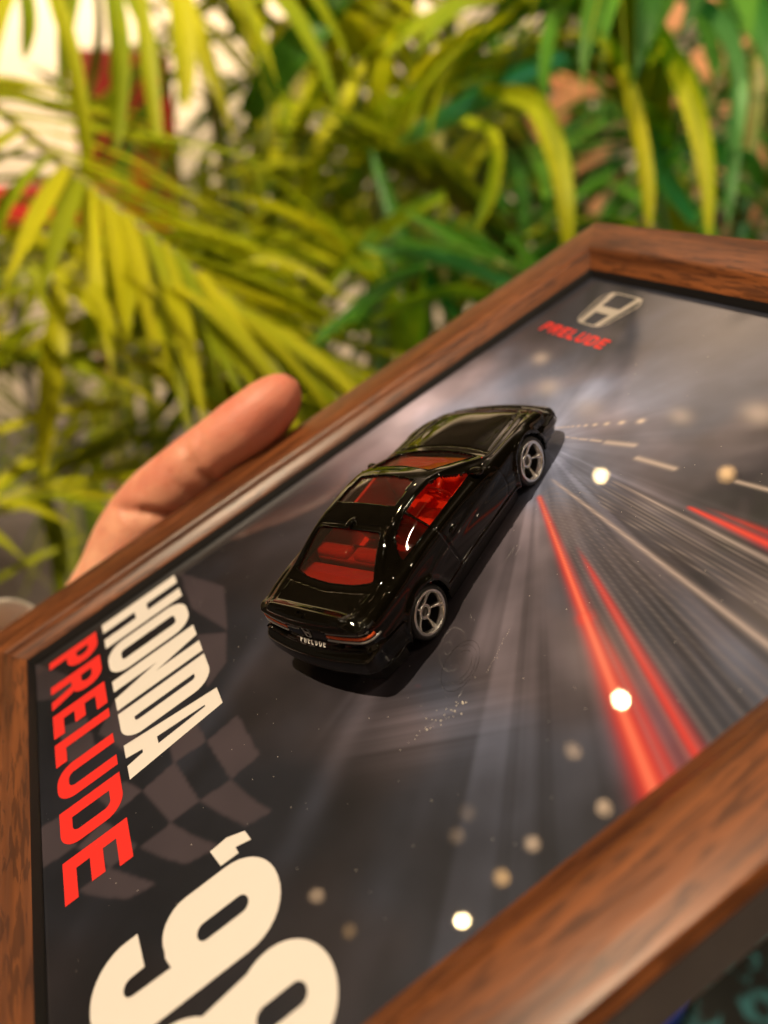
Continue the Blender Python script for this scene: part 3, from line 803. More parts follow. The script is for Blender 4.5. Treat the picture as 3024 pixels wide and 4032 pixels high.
NS, SEG = 300, [4, 6, 10, 10, 6, 6, 4, 12, 10, 4, 4, 10, 12]
def body_surface():
    TAB[:, 1] *= WIDE; TAB[:, 4] *= WIDE; TAB[:, 5] *= WIDE
    xs = np.linspace(-31.5, 36.4, NS + 1)
    T = [hermite(TAB[:, 0], TAB[:, k], xs) for k in range(1, 8)]
    hw, zb, zs, yb, yr, zr, zc = T
    def P(y, z): return np.stack([y, z], -1)
    my = (yb - 0.15 + yr + 0.25) / 2 + 0.12 * np.clip(zr - zs, 0, 2) / 2
    mz = (zs + 0.3 + zr - 0.5) / 2
    flat = np.clip((zr - zs - 0.2) / 1.5, 0, 1)        # 0 on hood and boot
    C = [P(hw - 1.8, zb), P(hw - 0.45, zb + 0.1), P(hw - 0.12, zb + 1.2), P(hw, zb + 4.2), P(hw - 0.10, zs - 4.2), P(hw - 0.42, zs - 1.3),
         P(yb + 0.85, zs - 0.25), P(yb + 0.05, zs + 0.03), P(my, np.where(flat > 0, mz, mz)), P(yr + 0.28, zr - 0.38 * flat - 0.03), P(yr - 0.02, zr + 0.02 * flat),
         P(yr - 0.65, zr + 0.16 * flat + 0.06), P(yr * 0.52, zr + (zc - zr) * 0.78 + 0.05), P(yr * 0, zc)]
    C = np.stack(C, 1)            # NS+1, 14, 2
    n = C.shape[1]
    ghost0 = C[:, :1] * 2 - C[:, 1:2]
    ghost1 = C[:, -2:-1] * np.array([-1, 1])
    Q = np.concatenate([ghost0, C, ghost1], 1)
    out = []
    for k in range(n - 1):
        a, b, c, d = Q[:, k], Q[:, k + 1], Q[:, k + 2], Q[:, k + 3]
        # centripetal-like tangents from chord lengths
        la = np.sqrt(np.linalg.norm(b - a, axis=1) + 1e-6)[:, None]; lb = np.sqrt(np.linalg.norm(c - b, axis=1) + 1e-6)[:, None]; lc = np.sqrt(np.linalg.norm(d - c, axis=1) + 1e-6)[:, None]
        m1 = (c - b) + lb * ((b - a) / la - (c - a) / (la + lb))
        m2 = (c - b) + lb * ((d - c) / lc - (d - b) / (lb + lc))
        for j in range(SEG[k]):
            t = j / SEG[k]
            out.append((2 * t ** 3 - 3 * t ** 2 + 1) * b + (t ** 3 - 2 * t ** 2 + t) * m1 + (-2 * t ** 3 + 3 * t ** 2) * c + (t ** 3 - t ** 2) * m2)
    out.append(C[:, -1])
    YZ = np.stack(out, 1)         # NS+1, NT+1, 2
    X = np.repeat(xs[:, None], YZ.shape[1], 1)
    Zc = YZ[..., 1]
    k = np.clip((-24 - X) / 7.5, 0, 1); X = X + k ** 1.5 * (x_tail(Zc) + 31.5)
    k = np.clip((X - 30) / 6.4, 0, 1); X = X + k ** 1.5 * (x_nose(Zc) - 36.4)
    # slight boot-lid lip and the sculpted waist of the sides
    G = np.stack([X, YZ[..., 0], Zc], -1)
    return G

def poly_sdf(px, py, P):
    P = np.asarray(P, float); best = np.full(px.shape, 1e9); bx = np.zeros_like(px); by = np.zeros_like(py)
    n = len(P)
    for i in range(n):
        a = P[i]; b = P[(i + 1) % n]; d = b - a
        t = np.clip(((px - a[0]) * d[0] + (py - a[1]) * d[1]) / (d @ d + 1e-12), 0, 1)
        qx = a[0] + t * d[0]; qy = a[1] + t * d[1]; D = np.hypot(px - qx, py - qy)
        m = D < best; best = np.where(m, D, best); bx = np.where(m, qx, bx); by = np.where(m, qy, by)
    ins = inpoly(px, py, [tuple(p) for p in P])
    return np.where(ins, -best, best), bx, by

def round_poly(P, r, n=5):
    out = []; P = [Vector(p) for p in P]; m = len(P)
    for i in range(m):
        a, b, c = P[i - 1], P[i], P[(i + 1) % m]
        u = (a - b); v = (c - b); rr_ = min(r, u.length * 0.45, v.length * 0.45)
        p0 = b + u.normalized() * rr_; p1 = b + v.normalized() * rr_
        for k in range(n + 1):
            t = k / n; out.append(tuple(p0 * (1 - t) ** 2 + b * 2 * t * (1 - t) + p1 * t * t))
    return out

SIDE_WIN = round_poly([(9.0, 14.15), (2.0, 14.45), (-6.0, 14.8), (-14.6, 15.15), (-13.9, 16.3), (-11.6, 17.8), (-7.5, 18.65), (-2.5, 18.8), (1.6, 18.4), (4.4, 17.35)], 0.55)
SIDE_Q = [p for p in SIDE_WIN]
REAR_WIN = round_poly([(-12.0, -7.9), (-12.0, 7.9), (-20.2, 9.9), (-21.2, 5.5), (-21.6, 0), (-21.2, -5.5), (-20.2, -9.9)], 0.8)
SUN = round_poly([(1.0, -6.9), (1.5, 0), (1.0, 6.9), (-6.4, 7.4), (-6.4, -7.4)], 0.6)
WIND = round_poly([(4.6, -7.3), (5.3, 0), (4.6, 7.3), (14.4, 10.2), (15.6, 5.5), (16.1, 0), (15.6, -5.5), (14.4, -10.2)], 0.7)

SIDE_GROOVES = [([(-5.6, 14.2), (-5.6, 10.5), (-5.0, 5.4)], 0.16, 0.32), ([(12.0, 12.9), (13.2, 11.6), (13.9, 9.0), (13.6, 6.6), (12.6, 5.4)], 0.10, 0.22),
                ([(-11.2, 4.9), (-5.0, 5.15), (5.0, 4.9), (16.4, 4.6)], 0.24, 0.38), ([(-22.2, 9.3), (-26.6, 9.8), (-28.0, 10.4), (-30, 10.6)], 0.16, 0.36),
                ([(28.8, 7.6), (31.5, 8.2), (34.2, 8.0)], 0.12, 0.24), ([(-22.6, 6.2), (-27.2, 6.6), (-31.4, 6.8)], 0.12, 0.25)]
TOP_GROOVES = [([(16.4, -11.2), (17.4, -6), (17.9, 0), (17.4, 6), (16.4, 11.2)], 0.14, 0.3), ([(17, 11.1), (26, 10.2), (31.5, 9.0), (33.6, 7.6)], 0.10, 0.24), ([(17, -11.1), (26, -10.2), (31.5, -9.0), (33.6, -7.6)], 0.10, 0.24),
               ([(33.6, -7.6), (34.4, 0), (33.6, 7.6)], 0.10, 0.24), ([(-22.2, -10.0), (-23.2, 0), (-22.2, 10.0)], 0.12, 0.28), ([(-22.2, 10.0), (-29.8, 9.8)], 0.11, 0.24), ([(-22.2, -10.0), (-29.8, -9.8)], 0.11, 0.24),
               ([(-11.2, -7.7), (-11.0, 0), (-11.2, 7.7)], 0.12, 0.3)]
def polyline_d(px, py, P):
    best = np.full(px.shape, 1e9)
    for i in range(len(P) - 1):
        d, t = seg_d(px, py, P[i], P[i + 1]); best = np.minimum(best, d)
    return best

def grid_faces(n, m, o=0):
    idx = np.arange(n * m).reshape(n, m) + o
    return np.stack([idx[:-1, :-1], idx[1:, :-1], idx[1:, 1:], idx[:-1, 1:]], -1).reshape(-1, 4)

def build_body():
    G = body_surface()                    # half: right side has y<0 in car space (Y points left)
    H = G[:, ::-1].copy(); H[..., 1] *= -1
    full = np.concatenate([G, H[:, 1:]], 1)      # left sill -> roof -> right sill
    nS, nT = full.shape[:2]
    # normals
    ds = np.gradient(full, axis=0); dt = np.gradient(full, axis=1)
    Nn = np.cross(ds, dt); Nn /= np.linalg.norm(Nn, axis=2, keepdims=True) + 1e-9
    if Nn[nS // 2, nT // 2, 2] < 0: Nn = -Nn
    tix = np.abs(np.arange(nT) - (nT - 1) / 2)[None, :].repeat(nS, 0)
    nhalf = (nT - 1) // 2
    cum = np.cumsum([0] + SEG)
    belt_i = nhalf - cum[7]; rail_i = nhalf - cum[10]
    side_m = tix > rail_i - 1; top_m = tix < rail_i + 3
    x, y, z = full[..., 0].copy(), full[..., 1].copy(), full[..., 2].copy()
    disp = np.zeros_like(x)
    for P, w, dep in SIDE_GROOVES:
        d = polyline_d(x, z, P); disp -= np.where(side_m & (tix > belt_i - 3), dep * np.exp(-(d / w) ** 2), 0)
    for P, w, dep in TOP_GROOVES:
        d = polyline_d(x, y, P); disp -= np.where(top_m, dep * np.exp(-(d / w) ** 2), 0)
    # arch lips and a raised skirt
    for wx in WX:
        d = np.hypot(x - wx, z - 4.7)
        disp += np.where(side_m & (tix > belt_i), 0.42 * np.exp(-((d - 6.1) / 0.55) ** 2), 0)
    # waist line along the flank, boot lip
    disp += np.where(side_m, 0.18 * np.exp(-((z - (10.4 + 0.02 * x)) / 0.7) ** 2) * (np.abs(x) < 30), 0)
    disp += np.where(top_m & (x < -26.5), 0.5 * np.exp(-((x + 29.0) / 1.0) ** 2) * np.clip((10.5 - np.abs(y)) / 1.5, 0, 1), 0)
    # small embossed recess for the boot and hood panels
    disp += np.where(top_m, 0.03 * (sm(0.0, 0.8, 9.0 - np.abs(y)) * sm(17.6, 19.5, x) * (1 - sm(31, 33, x))), 0)
    # door handle pocket
    for sgn in (1, -1):
        d = np.hypot((x + 2.9) / 1.5, (z - 11.7) / 0.75)
        disp -= np.where(side_m & (y * sgn > 0), 0.10 * np.exp(-d ** 4), 0)
    full2 = full + Nn * disp[..., None]
    x, y, z = full2[..., 0], full2[..., 1], full2[..., 2]
    # cut openings, snapping the border vertices onto the outline
    cut = np.zeros(x.shape, bool)
    new = full2.copy()
    inside_any = []
    for P, proj, mask in ((SIDE_WIN, 'side', side_m), (REAR_WIN, 'top', tix < rail_i + 4), (SUN, 'top', tix < rail_i + 2), (WIND, 'top', tix < rail_i + 4)):
        a, b = (x, z) if proj == 'side' else (x, y)
        ok = mask if proj == 'top' else (tix < belt_i + 3) & (tix > rail_i - 1)
        sd, qx, qy = poly_sdf(a, b, P)
        near = (np.abs(sd) < 0.13) & ok
        n = Nn
        da = qx - a; db = qy - b
        if proj == 'side':
            dc = -(n[..., 0] * da + n[..., 2] * db) / np.where(np.abs(n[..., 1]) < 0.15, 0.15, n[..., 1])
            mv = np.stack([da, dc, db], -1)
        else:
            dc = -(n[..., 0] * da + n[..., 1] * db) / np.where(np.abs(n[..., 2]) < 0.15, 0.15, n[..., 2])
            mv = np.stack([da, db, dc], -1)
        new = np.where(near[..., None], full2 + mv, new)
        inside_any.append((sd < 0.02) & ok)
    for wx in WX:
        d = np.hypot(x - wx, z - 4.7); R_ = 5.85
        sd = d - R_
        m = (tix > belt_i) & (np.abs(sd) < 0.14)
        f = R_ / np.maximum(d, 1e-6)
        nx_ = wx + (x - wx) * f; nz_ = 4.7 + (z - 4.7) * f
        new = np.where(m[..., None], np.stack([nx_, y, nz_], -1), new)
        inside_any.append((sd < 0.02) & (tix > belt_i))
    V = new.reshape(-1, 3)
    F = grid_faces(nS, nT)
    keep = np.ones(len(F), bool)
    for ins in inside_any:
        c = ins.reshape(-1)[F].all(axis=1); keep &= ~c
    F = F[keep]
    # end caps
    capV = []; capF = []
    nc = 25
    for e, bulge in ((0, -1.35), (nS - 1, 1.5)):
        ring = full2[e]
        half = ring[:nhalf + 1]          # one side from sill to centre
        u = np.linspace(-1, 1, nc)
        o = len(V) + len(capV) * 0 + sum(len(c) for c in capV)
        other = ring[::-1][:nhalf + 1]
        hy = half[:, 1]; hw0 = np.abs(hy).max()
        W = hy[:, None] * (-u[None, :]) * -1
        dxb = bulge * (1 - (W / hw0) ** 2) - bulge * (1 - (hy[:, None] / hw0) ** 2)
        Xc = half[:, 0][:, None] + dxb
        Zc = np.repeat(half[:, 2][:, None], nc, 1)
        # number plate recess / grille
        if e == 0:
            rec = sm(0.2, 0.9, 6.2 - np.abs(W)) * sm(6.4, 6.9, Zc) * (1 - sm(9.0, 9.5, Zc)) * 0.0
            Xc = Xc + rec
        else:
            rec = sm(0.0, 0.6, 6.0 - np.abs(W)) * sm(3.9, 4.3, Zc) * (1 - sm(5.6, 6.0, Zc)) * 0.8
            Xc = Xc - rec
        capV.append(np.stack([Xc, W, Zc], -1).reshape(-1, 3))
        f = grid_faces(len(half), nc, o)
        capF.append(f if e else f[:, ::-1])
    V = np.concatenate([V] + capV); F = np.concatenate([F] + capF)
    me = bpy.data.meshes.new('body')
    me.from_pydata((V * S).tolist(), [], F.tolist())
    bm = bmesh.new(); bm.from_mesh(me)
    bmesh.ops.remove_doubles(bm, verts=bm.verts, dist=0.00002)
    bmesh.ops.delete(bm, geom=[v for v in bm.verts if not v.link_faces], context='VERTS')
    bmesh.ops.recalc_face_normals(bm, faces=bm.faces)
    up = sum((f.normal.z for f in bm.faces if f.calc_center_median().z > 0.0145), 0)
    if up < 0: bmesh.ops.reverse_faces(bm, faces=bm.faces)
    bm.to_mesh(me)
    bvh = BVHTree.FromBMesh(bm)
    bm.free()
    me.shade_smooth(); me.materials.append(M_paint)
    o = bpy.data.objects.new('body', me); link(o, car)
    md = o.modifiers.new('thickness', 'SOLIDIFY'); md.thickness = 0.0006; md.offset = -1; md.use_rim = True
    # glass panes: same surface, set back
    def pane(name, P, proj, mask, mat, off, parent=o, sgn_=1):
        a, b = (full[..., 0], full[..., 2]) if proj == 'side' else (full[..., 0], full[..., 1])
        sd, _, _ = poly_sdf(a, b, P)
        ins = (sd < 0.7) & mask
        gg = (full - Nn * off).reshape(-1, 3)
        F = grid_faces(nS, nT); c = ins.reshape(-1)[F].all(axis=1); F = F[c]
        used = np.unique(F); remap = -np.ones(nS * nT, int); remap[used] = np.arange(len(used))
        ob = mesh(name, gg[used], remap[F], mat, parent, S)
        me_ = ob.data
        c0 = me_.polygons[len(me_.polygons) // 2]
        outward = Vector((0, sgn_, 0)) if proj == 'side' else Vector((0, 0, 1))
        if c0.normal.dot(outward) < 0: me_.flip_normals()
        return ob
    tm = tix < rail_i + 5
    pane('windscreen', WIND, 'top', tm, M_glass, 0.42, car)
    pane('sunroof', SUN, 'top', tm, M_glass, 0.36, car)
    pane('rear_window', REAR_WIN, 'top', tm, M_glass, 0.40, car)
    for sgn in (1, -1):
        m = (tix < belt_i + 4) & (tix > rail_i - 1) & (full[..., 1] * sgn > 0) & (full[..., 0] < -5.9)
        pane('quarter_window', SIDE_WIN, 'side', m, M_glass_q, 0.34, car, sgn)
    # trim beads round the openings
    def bead(P, proj, sgn, r, off, name='window_trim', part=None):
        pts = []
        for p in P:
            if proj == 'top': o3 = Vector((p[0], p[1], 40)) * S; d3 = Vector((0, 0, -1))
            else: o3 = Vector((p[0], sgn * 30, p[1])) * S; d3 = Vector((0, -sgn, 0))
            pts.append((o3, d3))
        out = []
        for o3, d3 in pts:
            best = None
            for e in ((0, 0), (.15, 0), (-.15, 0), (0, .15), (0, -.15), (.3, .3), (-.3, -.3), (.3, -.3), (-.3, .3)):
                oo = o3 + (Vector((e[0], e[1], 0)) if proj == 'top' else Vector((e[0], 0, e[1]))) * S
                h = bvh.ray_cast(oo, d3)
                if h[0] is not None and (h[0] - oo).length < 0.0285 + (0.012 if proj == 'top' else 0):
                    q = h[0].copy()
                    if proj == 'top': q.x, q.y = o3.x, o3.y
                    else: q.x, q.z = o3.x, o3.z
                    best = q; break
            if best is not None: out.append(best / S)
        return out
    return o, bvh, bead
body, BVH, bead = build_body()
def trim(P, proj, sgn, r, mat, dz=0.0, name='window_trim'):
    pts = bead(P, proj, sgn, r, 0)
    if len(pts) < 6: return
    pts = [Vector((p.x, p.y + (sgn * -dz if proj == 'side' else 0), p.z - (dz if proj == 'top' else 0))) for p in pts]
    V, F = tube_data(pts, r, 6, closed=True)
    mesh(name, V, F, mat, car, S)
def pillar(sg):
    pts = []
    for t in np.linspace(0, 1, 9):
        x = -5.9 - 0.9 * t; z = 14.75 + 3.9 * t
        yb_, yr_ = 12.0 * WIDE, 8.65 * WIDE
        tt = (z - 14.4) / 4.7
        pts.append(Vector((x, sg * (yb_ + (yr_ - yb_) * tt + 0.35 * math.sin(PI * tt) - 0.1), z)))
    V, F = tube_data(pts, 0.22, 8)
    mesh('door_pillar', V, F, M_paint, car, S)
trim(REAR_WIN, 'top', 0, 0.16, M_paint, 0.02)
trim(SUN, 'top', 0, 0.13, M_paint, 0.02)
trim(WIND, 'top', 0, 0.16, M_paint, 0.02)
for s_ in (1, -1): trim(SIDE_WIN, 'side', s_, 0.13, M_paint, 0.02)

def cast(o, d):
    h = BVH.ray_cast(Vector(o) * S, Vector(d).normalized())
    return (h[0] / S, h[1]) if h[0] is not None else (None, None)

pillar(1); pillar(-1)

def strip_on(name, path, w, mat, direction, origin_fn, off=0.09, parent=None):
    """raised strip following surface; path of 2-D points, width along the second axis"""
    V = []; F = []
    for (a, b) in path:
        for s_ in (-1, -0.5, 0.5, 1):
            o3 = origin_fn(a, b + s_ * w / 2)
            p, n = cast(o3, direction)
            if p is None: p = Vector(o3) + Vector(direction) * 8; n = -Vector(direction)
            h = off if abs(s_) < 0.9 else -0.05
            V.append(tuple(p + n * h))
    m = 4
    for i in range(len(path) - 1):
        for k in range(m - 1):
            F.append((i * m + k, (i + 1) * m + k, (i + 1) * m + k + 1, i * m + k + 1))
    F.append(tuple(range(m))); F.append(tuple(reversed(range((len(path) - 1) * m, len(path) * m))))
    return mesh(name, V, F, mat, parent or car, S)

def tail_org(y, z): return (-60, y, z)
# right side of the car is -Y
def tail_light(sg):
    # outboard part wraps round the corner: cast from an angled direction
    V = []; F = []
    def patch(name, ys, zc, hgt, mat, off, parent):
        V = []; F = []; rows = []
        for y in ys:
            a = math.radians(8 + 50 * sm(8.5, 12.6, np.array(abs(y)))) * (1 if y > 0 else -1)
            dvec = Vector((math.cos(a), -math.sin(a), 0))
            for s_ in (-1, -0.7, 0.7, 1):
                tgt = Vector((-29.0 + 3.2 * float(sm(10.5, 13.3, np.array(abs(y)))), y, zc(abs(y)) + s_ * hgt / 2))
                p, n = cast(tgt - dvec * 30, dvec)
                if p is None: p = tgt; n = -dvec
                V.append(tuple(p + n * (off if abs(s_) < 0.9 else -0.06)))
        for i in range(len(ys) - 1):
            for k in range(3): F.append((i * 4 + k, (i + 1) * 4 + k, (i + 1) * 4 + k + 1, i * 4 + k + 1))
        F += [(0, 1, 2, 3), tuple(reversed([(len(ys) - 1) * 4 + k for k in range(4)]))]
        return mesh(name, V, F, mat, parent, S)
    lt = patch('tail_light', [sg * v for v in np.linspace(4.9, 12.4, 18)], lambda y: 12.55 - 0.02 * y, 0.6, M_orange, 0.14, car)
    patch('silver_line', [sg * v for v in np.linspace(4.9, 13.0, 18)], lambda y: 11.85 - 0.02 * y, 0.36, M_silver, 0.16, lt)
    patch('silver_line', [sg * v for v in np.linspace(5.0, 12.0, 14)], lambda y: 13.15, 0.16, M_silver, 0.10, lt)
    patch('lamp_housing', [sg * v for v in np.linspace(4.6, 12.9, 14)], lambda y: 13.75, 0.5, M_trim, 0.12, lt)
tail_light(-1); tail_light(1)
# silver line that joins the left tail light to the emblem
strip_on('silver_line', [(y, 12.75 + 0.25 * (4.6 - y) / 3.2) for y in np.linspace(4.8, 1.5, 8)], 0.22, M_silver, (1, 0, 0), tail_org, 0.08)

def drape(o, off, direction=(1, 0, 0)):
    """wraps a flat mesh lying in car space onto the body along direction"""
    me = o.data
    for v in me.vertices:
        p, n = cast(Vector(v.co) / S - Vector(direction) * 30, direction)
        if p is not None: v.co = (p - Vector(direction) * off) * S
    me.update()
# rear emblem and model name, printed
em = emblem(0, 0, 2.0, 2.1, 0.15)
for part in em:
    o = fill('emblem', part, M_silver, car, 0)
    for v in o.data.vertices: v.co = Vector((-30 * S, -v.co.x - 0.55 * S, v.co.y + 12.7 * S))
    drape(o, 0.10)
x = -3.4
pt = []
for ch, w in zip('PRELUDE', (0.46, 0.48, 0.42, 0.40, 0.48, 0.48, 0.42)):
    o = fill('letter', put(glyph(ch, w, 0.74, 0.12, 0.11, 0.2), x, 0), M_white_tampo, car, 0); x += w + 0.52
    for v in o.data.vertices: v.co = Vector((-30 * S, -v.co.x - 0.9 * S, v.co.y + 10.15 * S))
    drape(o, 0.07)

def build_car_parts():
    # chassis / base plate with skirts
    prof = []
    bm = bmesh.new()
    outline = [(-29.8, 8.5), (-29.0, 11.0), (-23.4, 12.6), (-23.0, 10.6), (-10.6, 10.6), (-10.2, 13.4), (16.4, 13.4), (16.8, 10.6), (29.0, 10.6), (29.4, 12.2), (34.0, 10.6), (35.4, 7.5)]
    pts = outline + [(x, -y) for x, y in reversed(outline)]
    bot = [bm.verts.new((x * S, y * 0.98 * S, 1.1 * S)) for x, y in pts]
    top = [bm.verts.new((x * S, y * 1.03 * S, 4.3 * S)) for x, y in pts]
    n = len(pts)
    for i in range(n): bm.faces.new((bot[i], bot[(i + 1) % n], top[(i + 1) % n], top[i]))
    bm.faces.new(bot); bm.faces.new(list(reversed(top)))
    bmesh.ops.triangulate(bm, faces=[f for f in bm.faces if len(f.verts) > 4])
    from_bm('chassis', bm, M_base, car, smooth=False)
    # rear bumper lower step
    path = [(-22.6, 13.9, 5.1), (-26, 14.1, 5.4), (-28.6, 13.7, 5.6), (-30.2, 12.7, 5.8), (-31.3, 11.2, 5.9), (-32.1, 7, 5.9), (-32.5, 3.5, 5.9)]
    V, F = tube_data([(x, -y, z) for x, y, z in path] + [(-32.6, 0, 5.9)] + [(x, y, z) for x, y, z in reversed(path)], 0.34, 8)
    mesh('bumper', V, F, M_paint, car, S)
    V, F = tube_data([(29.2, -12.9, 3.6), (32, -12.3, 3.4), (34.6, -10.9, 3.3), (36.4, -8.2, 3.3), (37.4, -4, 3.3), (37.7, 0, 3.3), (37.4, 4, 3.3), (36.4, 8.2, 3.3), (34.6, 10.9, 3.3), (32, 12.3, 3.4), (29.2, 12.9, 3.6)], 0.55, 8)
    mesh('bumper', V, F, M_paint, car, S)
    # wheel wells
    for wx in WX:
        for sg in (1, -1):
            V, F = lathe([(0.5, 0.0), (5.9, 0.0), (5.9, 4.4)], 40)
            V = [(wx + a, sg * (8.9 + b), 4.7 + c) for a, b, c in V]
            V, F = V, [f for f in F if min(V[i][2] for i in f) > 2.4]
            mesh('wheel_well', V, F, M_trim, car, S)
    # interior tub
    parts = bmesh.new()
    def b(lo, hi, bev=0.4): bm_box(parts, Vector(lo) * S, Vector(hi) * S, bev * S, 3)
    b((-20.5, -11.2, 4.6), (15.5, 11.2, 6.6), 0.3)
    b((-20.8, -10.4, 12.2), (-16.6, 10.4, 13.9), 0.35)       # parcel shelf
    b((8.6, -11.0, 6), (15.2, 11.0, 12.6), 0.9)              # dashboard
    b((-20, 10.9, 6), (14, 11.6, 13.6), 0.2); b((-20, -11.6, 6), (14, -10.9, 13.6), 0.2)
    b((-4, -1.3, 6), (8, 1.3, 9.0), 0.5)
    from_bm('interior', parts, M_red, car, smooth=False)
    bs = bmesh.new()
    for y0, y1 in ((-9.4, -0.5), (0.5, 9.4)):
        bm_box(bs, Vector((-15.4, y0, 6)) * S, Vector((-12.6, y1, 15.6)) * S, 1.1 * S, 4)
    bm_box(bs, Vector((-15.6, -9.2, 11.2)) * S, Vector((-12.9, 9.2, 14.4)) * S, 0.7 * S, 3)
    bm_box(bs, Vector((-13, -9.4, 6)) * S, Vector((-7.2, 9.4, 9.2)) * S, 0.9 * S, 3)
    from_bm('rear_bench', bs, M_red, car, smooth=True)
    for sg in (1, -1):
        fs = bmesh.new()
        tilt = Matrix.Translation(Vector((-3.2, sg * 5.2, 7.5)) * S) @ Matrix.Rotation(math.radians(-14), 4, 'Y')
        bm_box(fs, Vector((-1.1, -3.7, 0)) * S, Vector((1.1, 3.7, 7.6)) * S, 0.9 * S, 4, tilt)
        bm_box(fs, Vector((-0.8, -2.0, 7.2)) * S, Vector((0.8, 2.0, 9.8)) * S, 0.7 * S, 4, tilt)
        bm_box(fs, Vector((-3.6, sg * 5.2 - 3.7, 6.4)) * S, Vector((4.4, sg * 5.2 + 3.7, 9.2)) * S, 0.9 * S, 4)
        from_bm('front_seat', fs, M_red, car)
    # steering wheel (right-hand drive)
    ring = [(0, 2.5 * math.cos(a), 2.5 * math.sin(a)) for a in np.linspace(0, 2 * PI, 28, endpoint=False)]
    d1 = tube_data(ring, 0.36, 8, closed=True)
    d2 = tube_data([(0, -2.4, 0), (0, 2.4, 0)], 0.33, 6); d3 = tube_data([(0, 0, 0), (0, 0, -2.4)], 0.33, 6); d4 = tube_data([(0, 0, 0), (2.8, 0, 0)], 0.6, 8)
    V, F = join_data(d1, d2, d3, d4)
    mesh('steering_wheel', V, F, M_red, car, S, matrix=Matrix.Translation(Vector((5.2, -5.6, 12.1)) * S) @ Matrix.Rotation(math.radians(-28), 4, 'Y'))
    # mirrors
    for sg in (1, -1):
        bm = bmesh.new()
        bmesh.ops.create_uvsphere(bm, u_segments=20, v_segments=12, radius=1 * S)
        bmesh.ops.transform(bm, matrix=Matrix.Translation(Vector((9.2, sg * 13.1, 14.2)) * S) @ Matrix.Rotation(sg * math.radians(-12), 4, 'Z') @ Matrix.Diagonal((1.0, 1.55, 0.85, 1)), verts=bm.verts)
        n0 = len(bm.verts)
        bm_box(bm, Vector((8.6, sg * 12.2 - 0.8, 13.2)) * S, Vector((9.8, sg * 12.2 + 0.8, 14.0)) * S, 0.25 * S)
        from_bm('door_mirror', bm, M_paint, car)
        bm = bmesh.new()
        bmesh.ops.create_uvsphere(bm, u_segments=16, v_segments=10, radius=1 * S)
        p, n = cast((-2.9, sg * 30, 11.7), (0, -sg, 0))
        p = p or Vector((-2.9, sg * 13.4, 11.7))
        bmesh.ops.transform(bm, matrix=Matrix.Translation((p + Vector((0, sg * 0.12, 0))) * S) @ Matrix.Diagonal((1.1, 0.28, 0.30, 1)), verts=bm.verts)
        from_bm('door_handle', bm, M_paint, car)
    # aerial stub on the roof
    bm = bmesh.new()
    bmesh.ops.create_uvsphere(bm, u_segments=16, v_segments=10, radius=1 * S)
    bmesh.ops.transform(bm, matrix=Matrix.Translation(Vector((-11.0, -0.1, 19.35)) * S) @ Matrix.Rotation(math.radians(12), 4, 'Y') @ Matrix.Diagonal((1.7, 0.62, 0.75, 1)), verts=bm.verts)
    from_bm('aerial_base', bm, M_paint, car)
    # headlights
    for sg in (1, -1):
        V = []; F = []
        ys = np.linspace(5.6, 10.4, 10)
        for yv in ys:
            a = math.radians(10 + 42 * float(sm(7, 10.8, np.array(yv)))) * sg
            dvec = Vector((-math.cos(a), -math.sin(a), 0))
            for s_ in (-1, -.7, .7, 1):
                tgt = Vector((34.6 - 0.3 * (yv - 5.6), sg * yv, 7.35 + s_ * 0.5))
                p, n = cast(tgt - dvec * 30, dvec)
                if p is None: p = tgt; n = -dvec
                V.append(tuple(p + n * (0.12 if abs(s_) < .9 else -0.05)))
        for i in range(len(ys) - 1):
            for k in range(3): F.append((i * 4 + k, (i + 1) * 4 + k, (i + 1) * 4 + k + 1, i * 4 + k + 1))
        mesh('headlight', V, F, M_silver, car, S)
    # axles
    for wx in WX:
        V, F = tube_data([(wx, -11.5, WR), (wx, 11.5, WR)], 0.6, 10)
        mesh('axle', V, F, M_hub, car, S)
    # wheels
    def wheel_meshes():
        R1 = WR
        tyre = lathe([(3.9, -1.9), (R1 - 0.5, -2.0), (R1 - 0.12, -1.75), (R1, -1.3), (R1, 1.3), (R1 - 0.10, 1.75), (R1 - 0.45, 2.02), (4.35, 2.06), (4.12, 1.9), (3.9, 1.2), (3.9, -1.9)], 72)
        dish = lathe([(0.0, -0.75), (3.6, -0.75), (3.95, 0.6), (3.95, -1.5), (0, -1.5)], 48)
        ring = lathe([(3.42, 0.9), (3.50, 1.66), (3.64, 1.92), (3.98, 1.99), (4.16, 1.86), (4.2, 1.3), (4.2, 0.6)], 72)
        hub = lathe([(0.85, 0.0), (0.90, 0.72), (1.0, 0.84), (1.28, 0.84), (1.42, 0.7), (1.48, 0.2), (1.5, -0.7)], 40)
        cap = lathe([(0.0, 0.62), (0.42, 0.62), (0.56, 0.52), (0.62, 0.3), (0.8, 0.0)], 32)
        sp = []
        for k in range(5):
            a = math.radians(72 * k)
            V = []; F = []
            st = [(1.25, 0.20, 0.60), (1.9, 0.22, 0.80), (2.7, 0.29, 1.12), (3.2, 0.42, 1.46), (3.6, 0.72, 1.76)]
            for r, w, h in st:
                for (ww, hh) in ((-w, h - 0.75), (-w * 0.92, h - 0.12), (-w * 0.5, h + 0.03), (0, h + 0.07), (w * 0.5, h + 0.03), (w * 0.92, h - 0.12), (w, h - 0.75)):
                    V.append((r * math.cos(a) - ww * math.sin(a), hh, r * math.sin(a) + ww * math.cos(a)))
            for i in range(len(st) - 1):
                for j in range(6): F.append((i * 7 + j, i * 7 + j + 1, (i + 1) * 7 + j + 1, (i + 1) * 7 + j))
            sp.append((V, F))
        return tyre, dish, ring, hub, cap, sp
    tyre, dish, ring, hub, cap, sp = wheel_meshes()
    proto = None
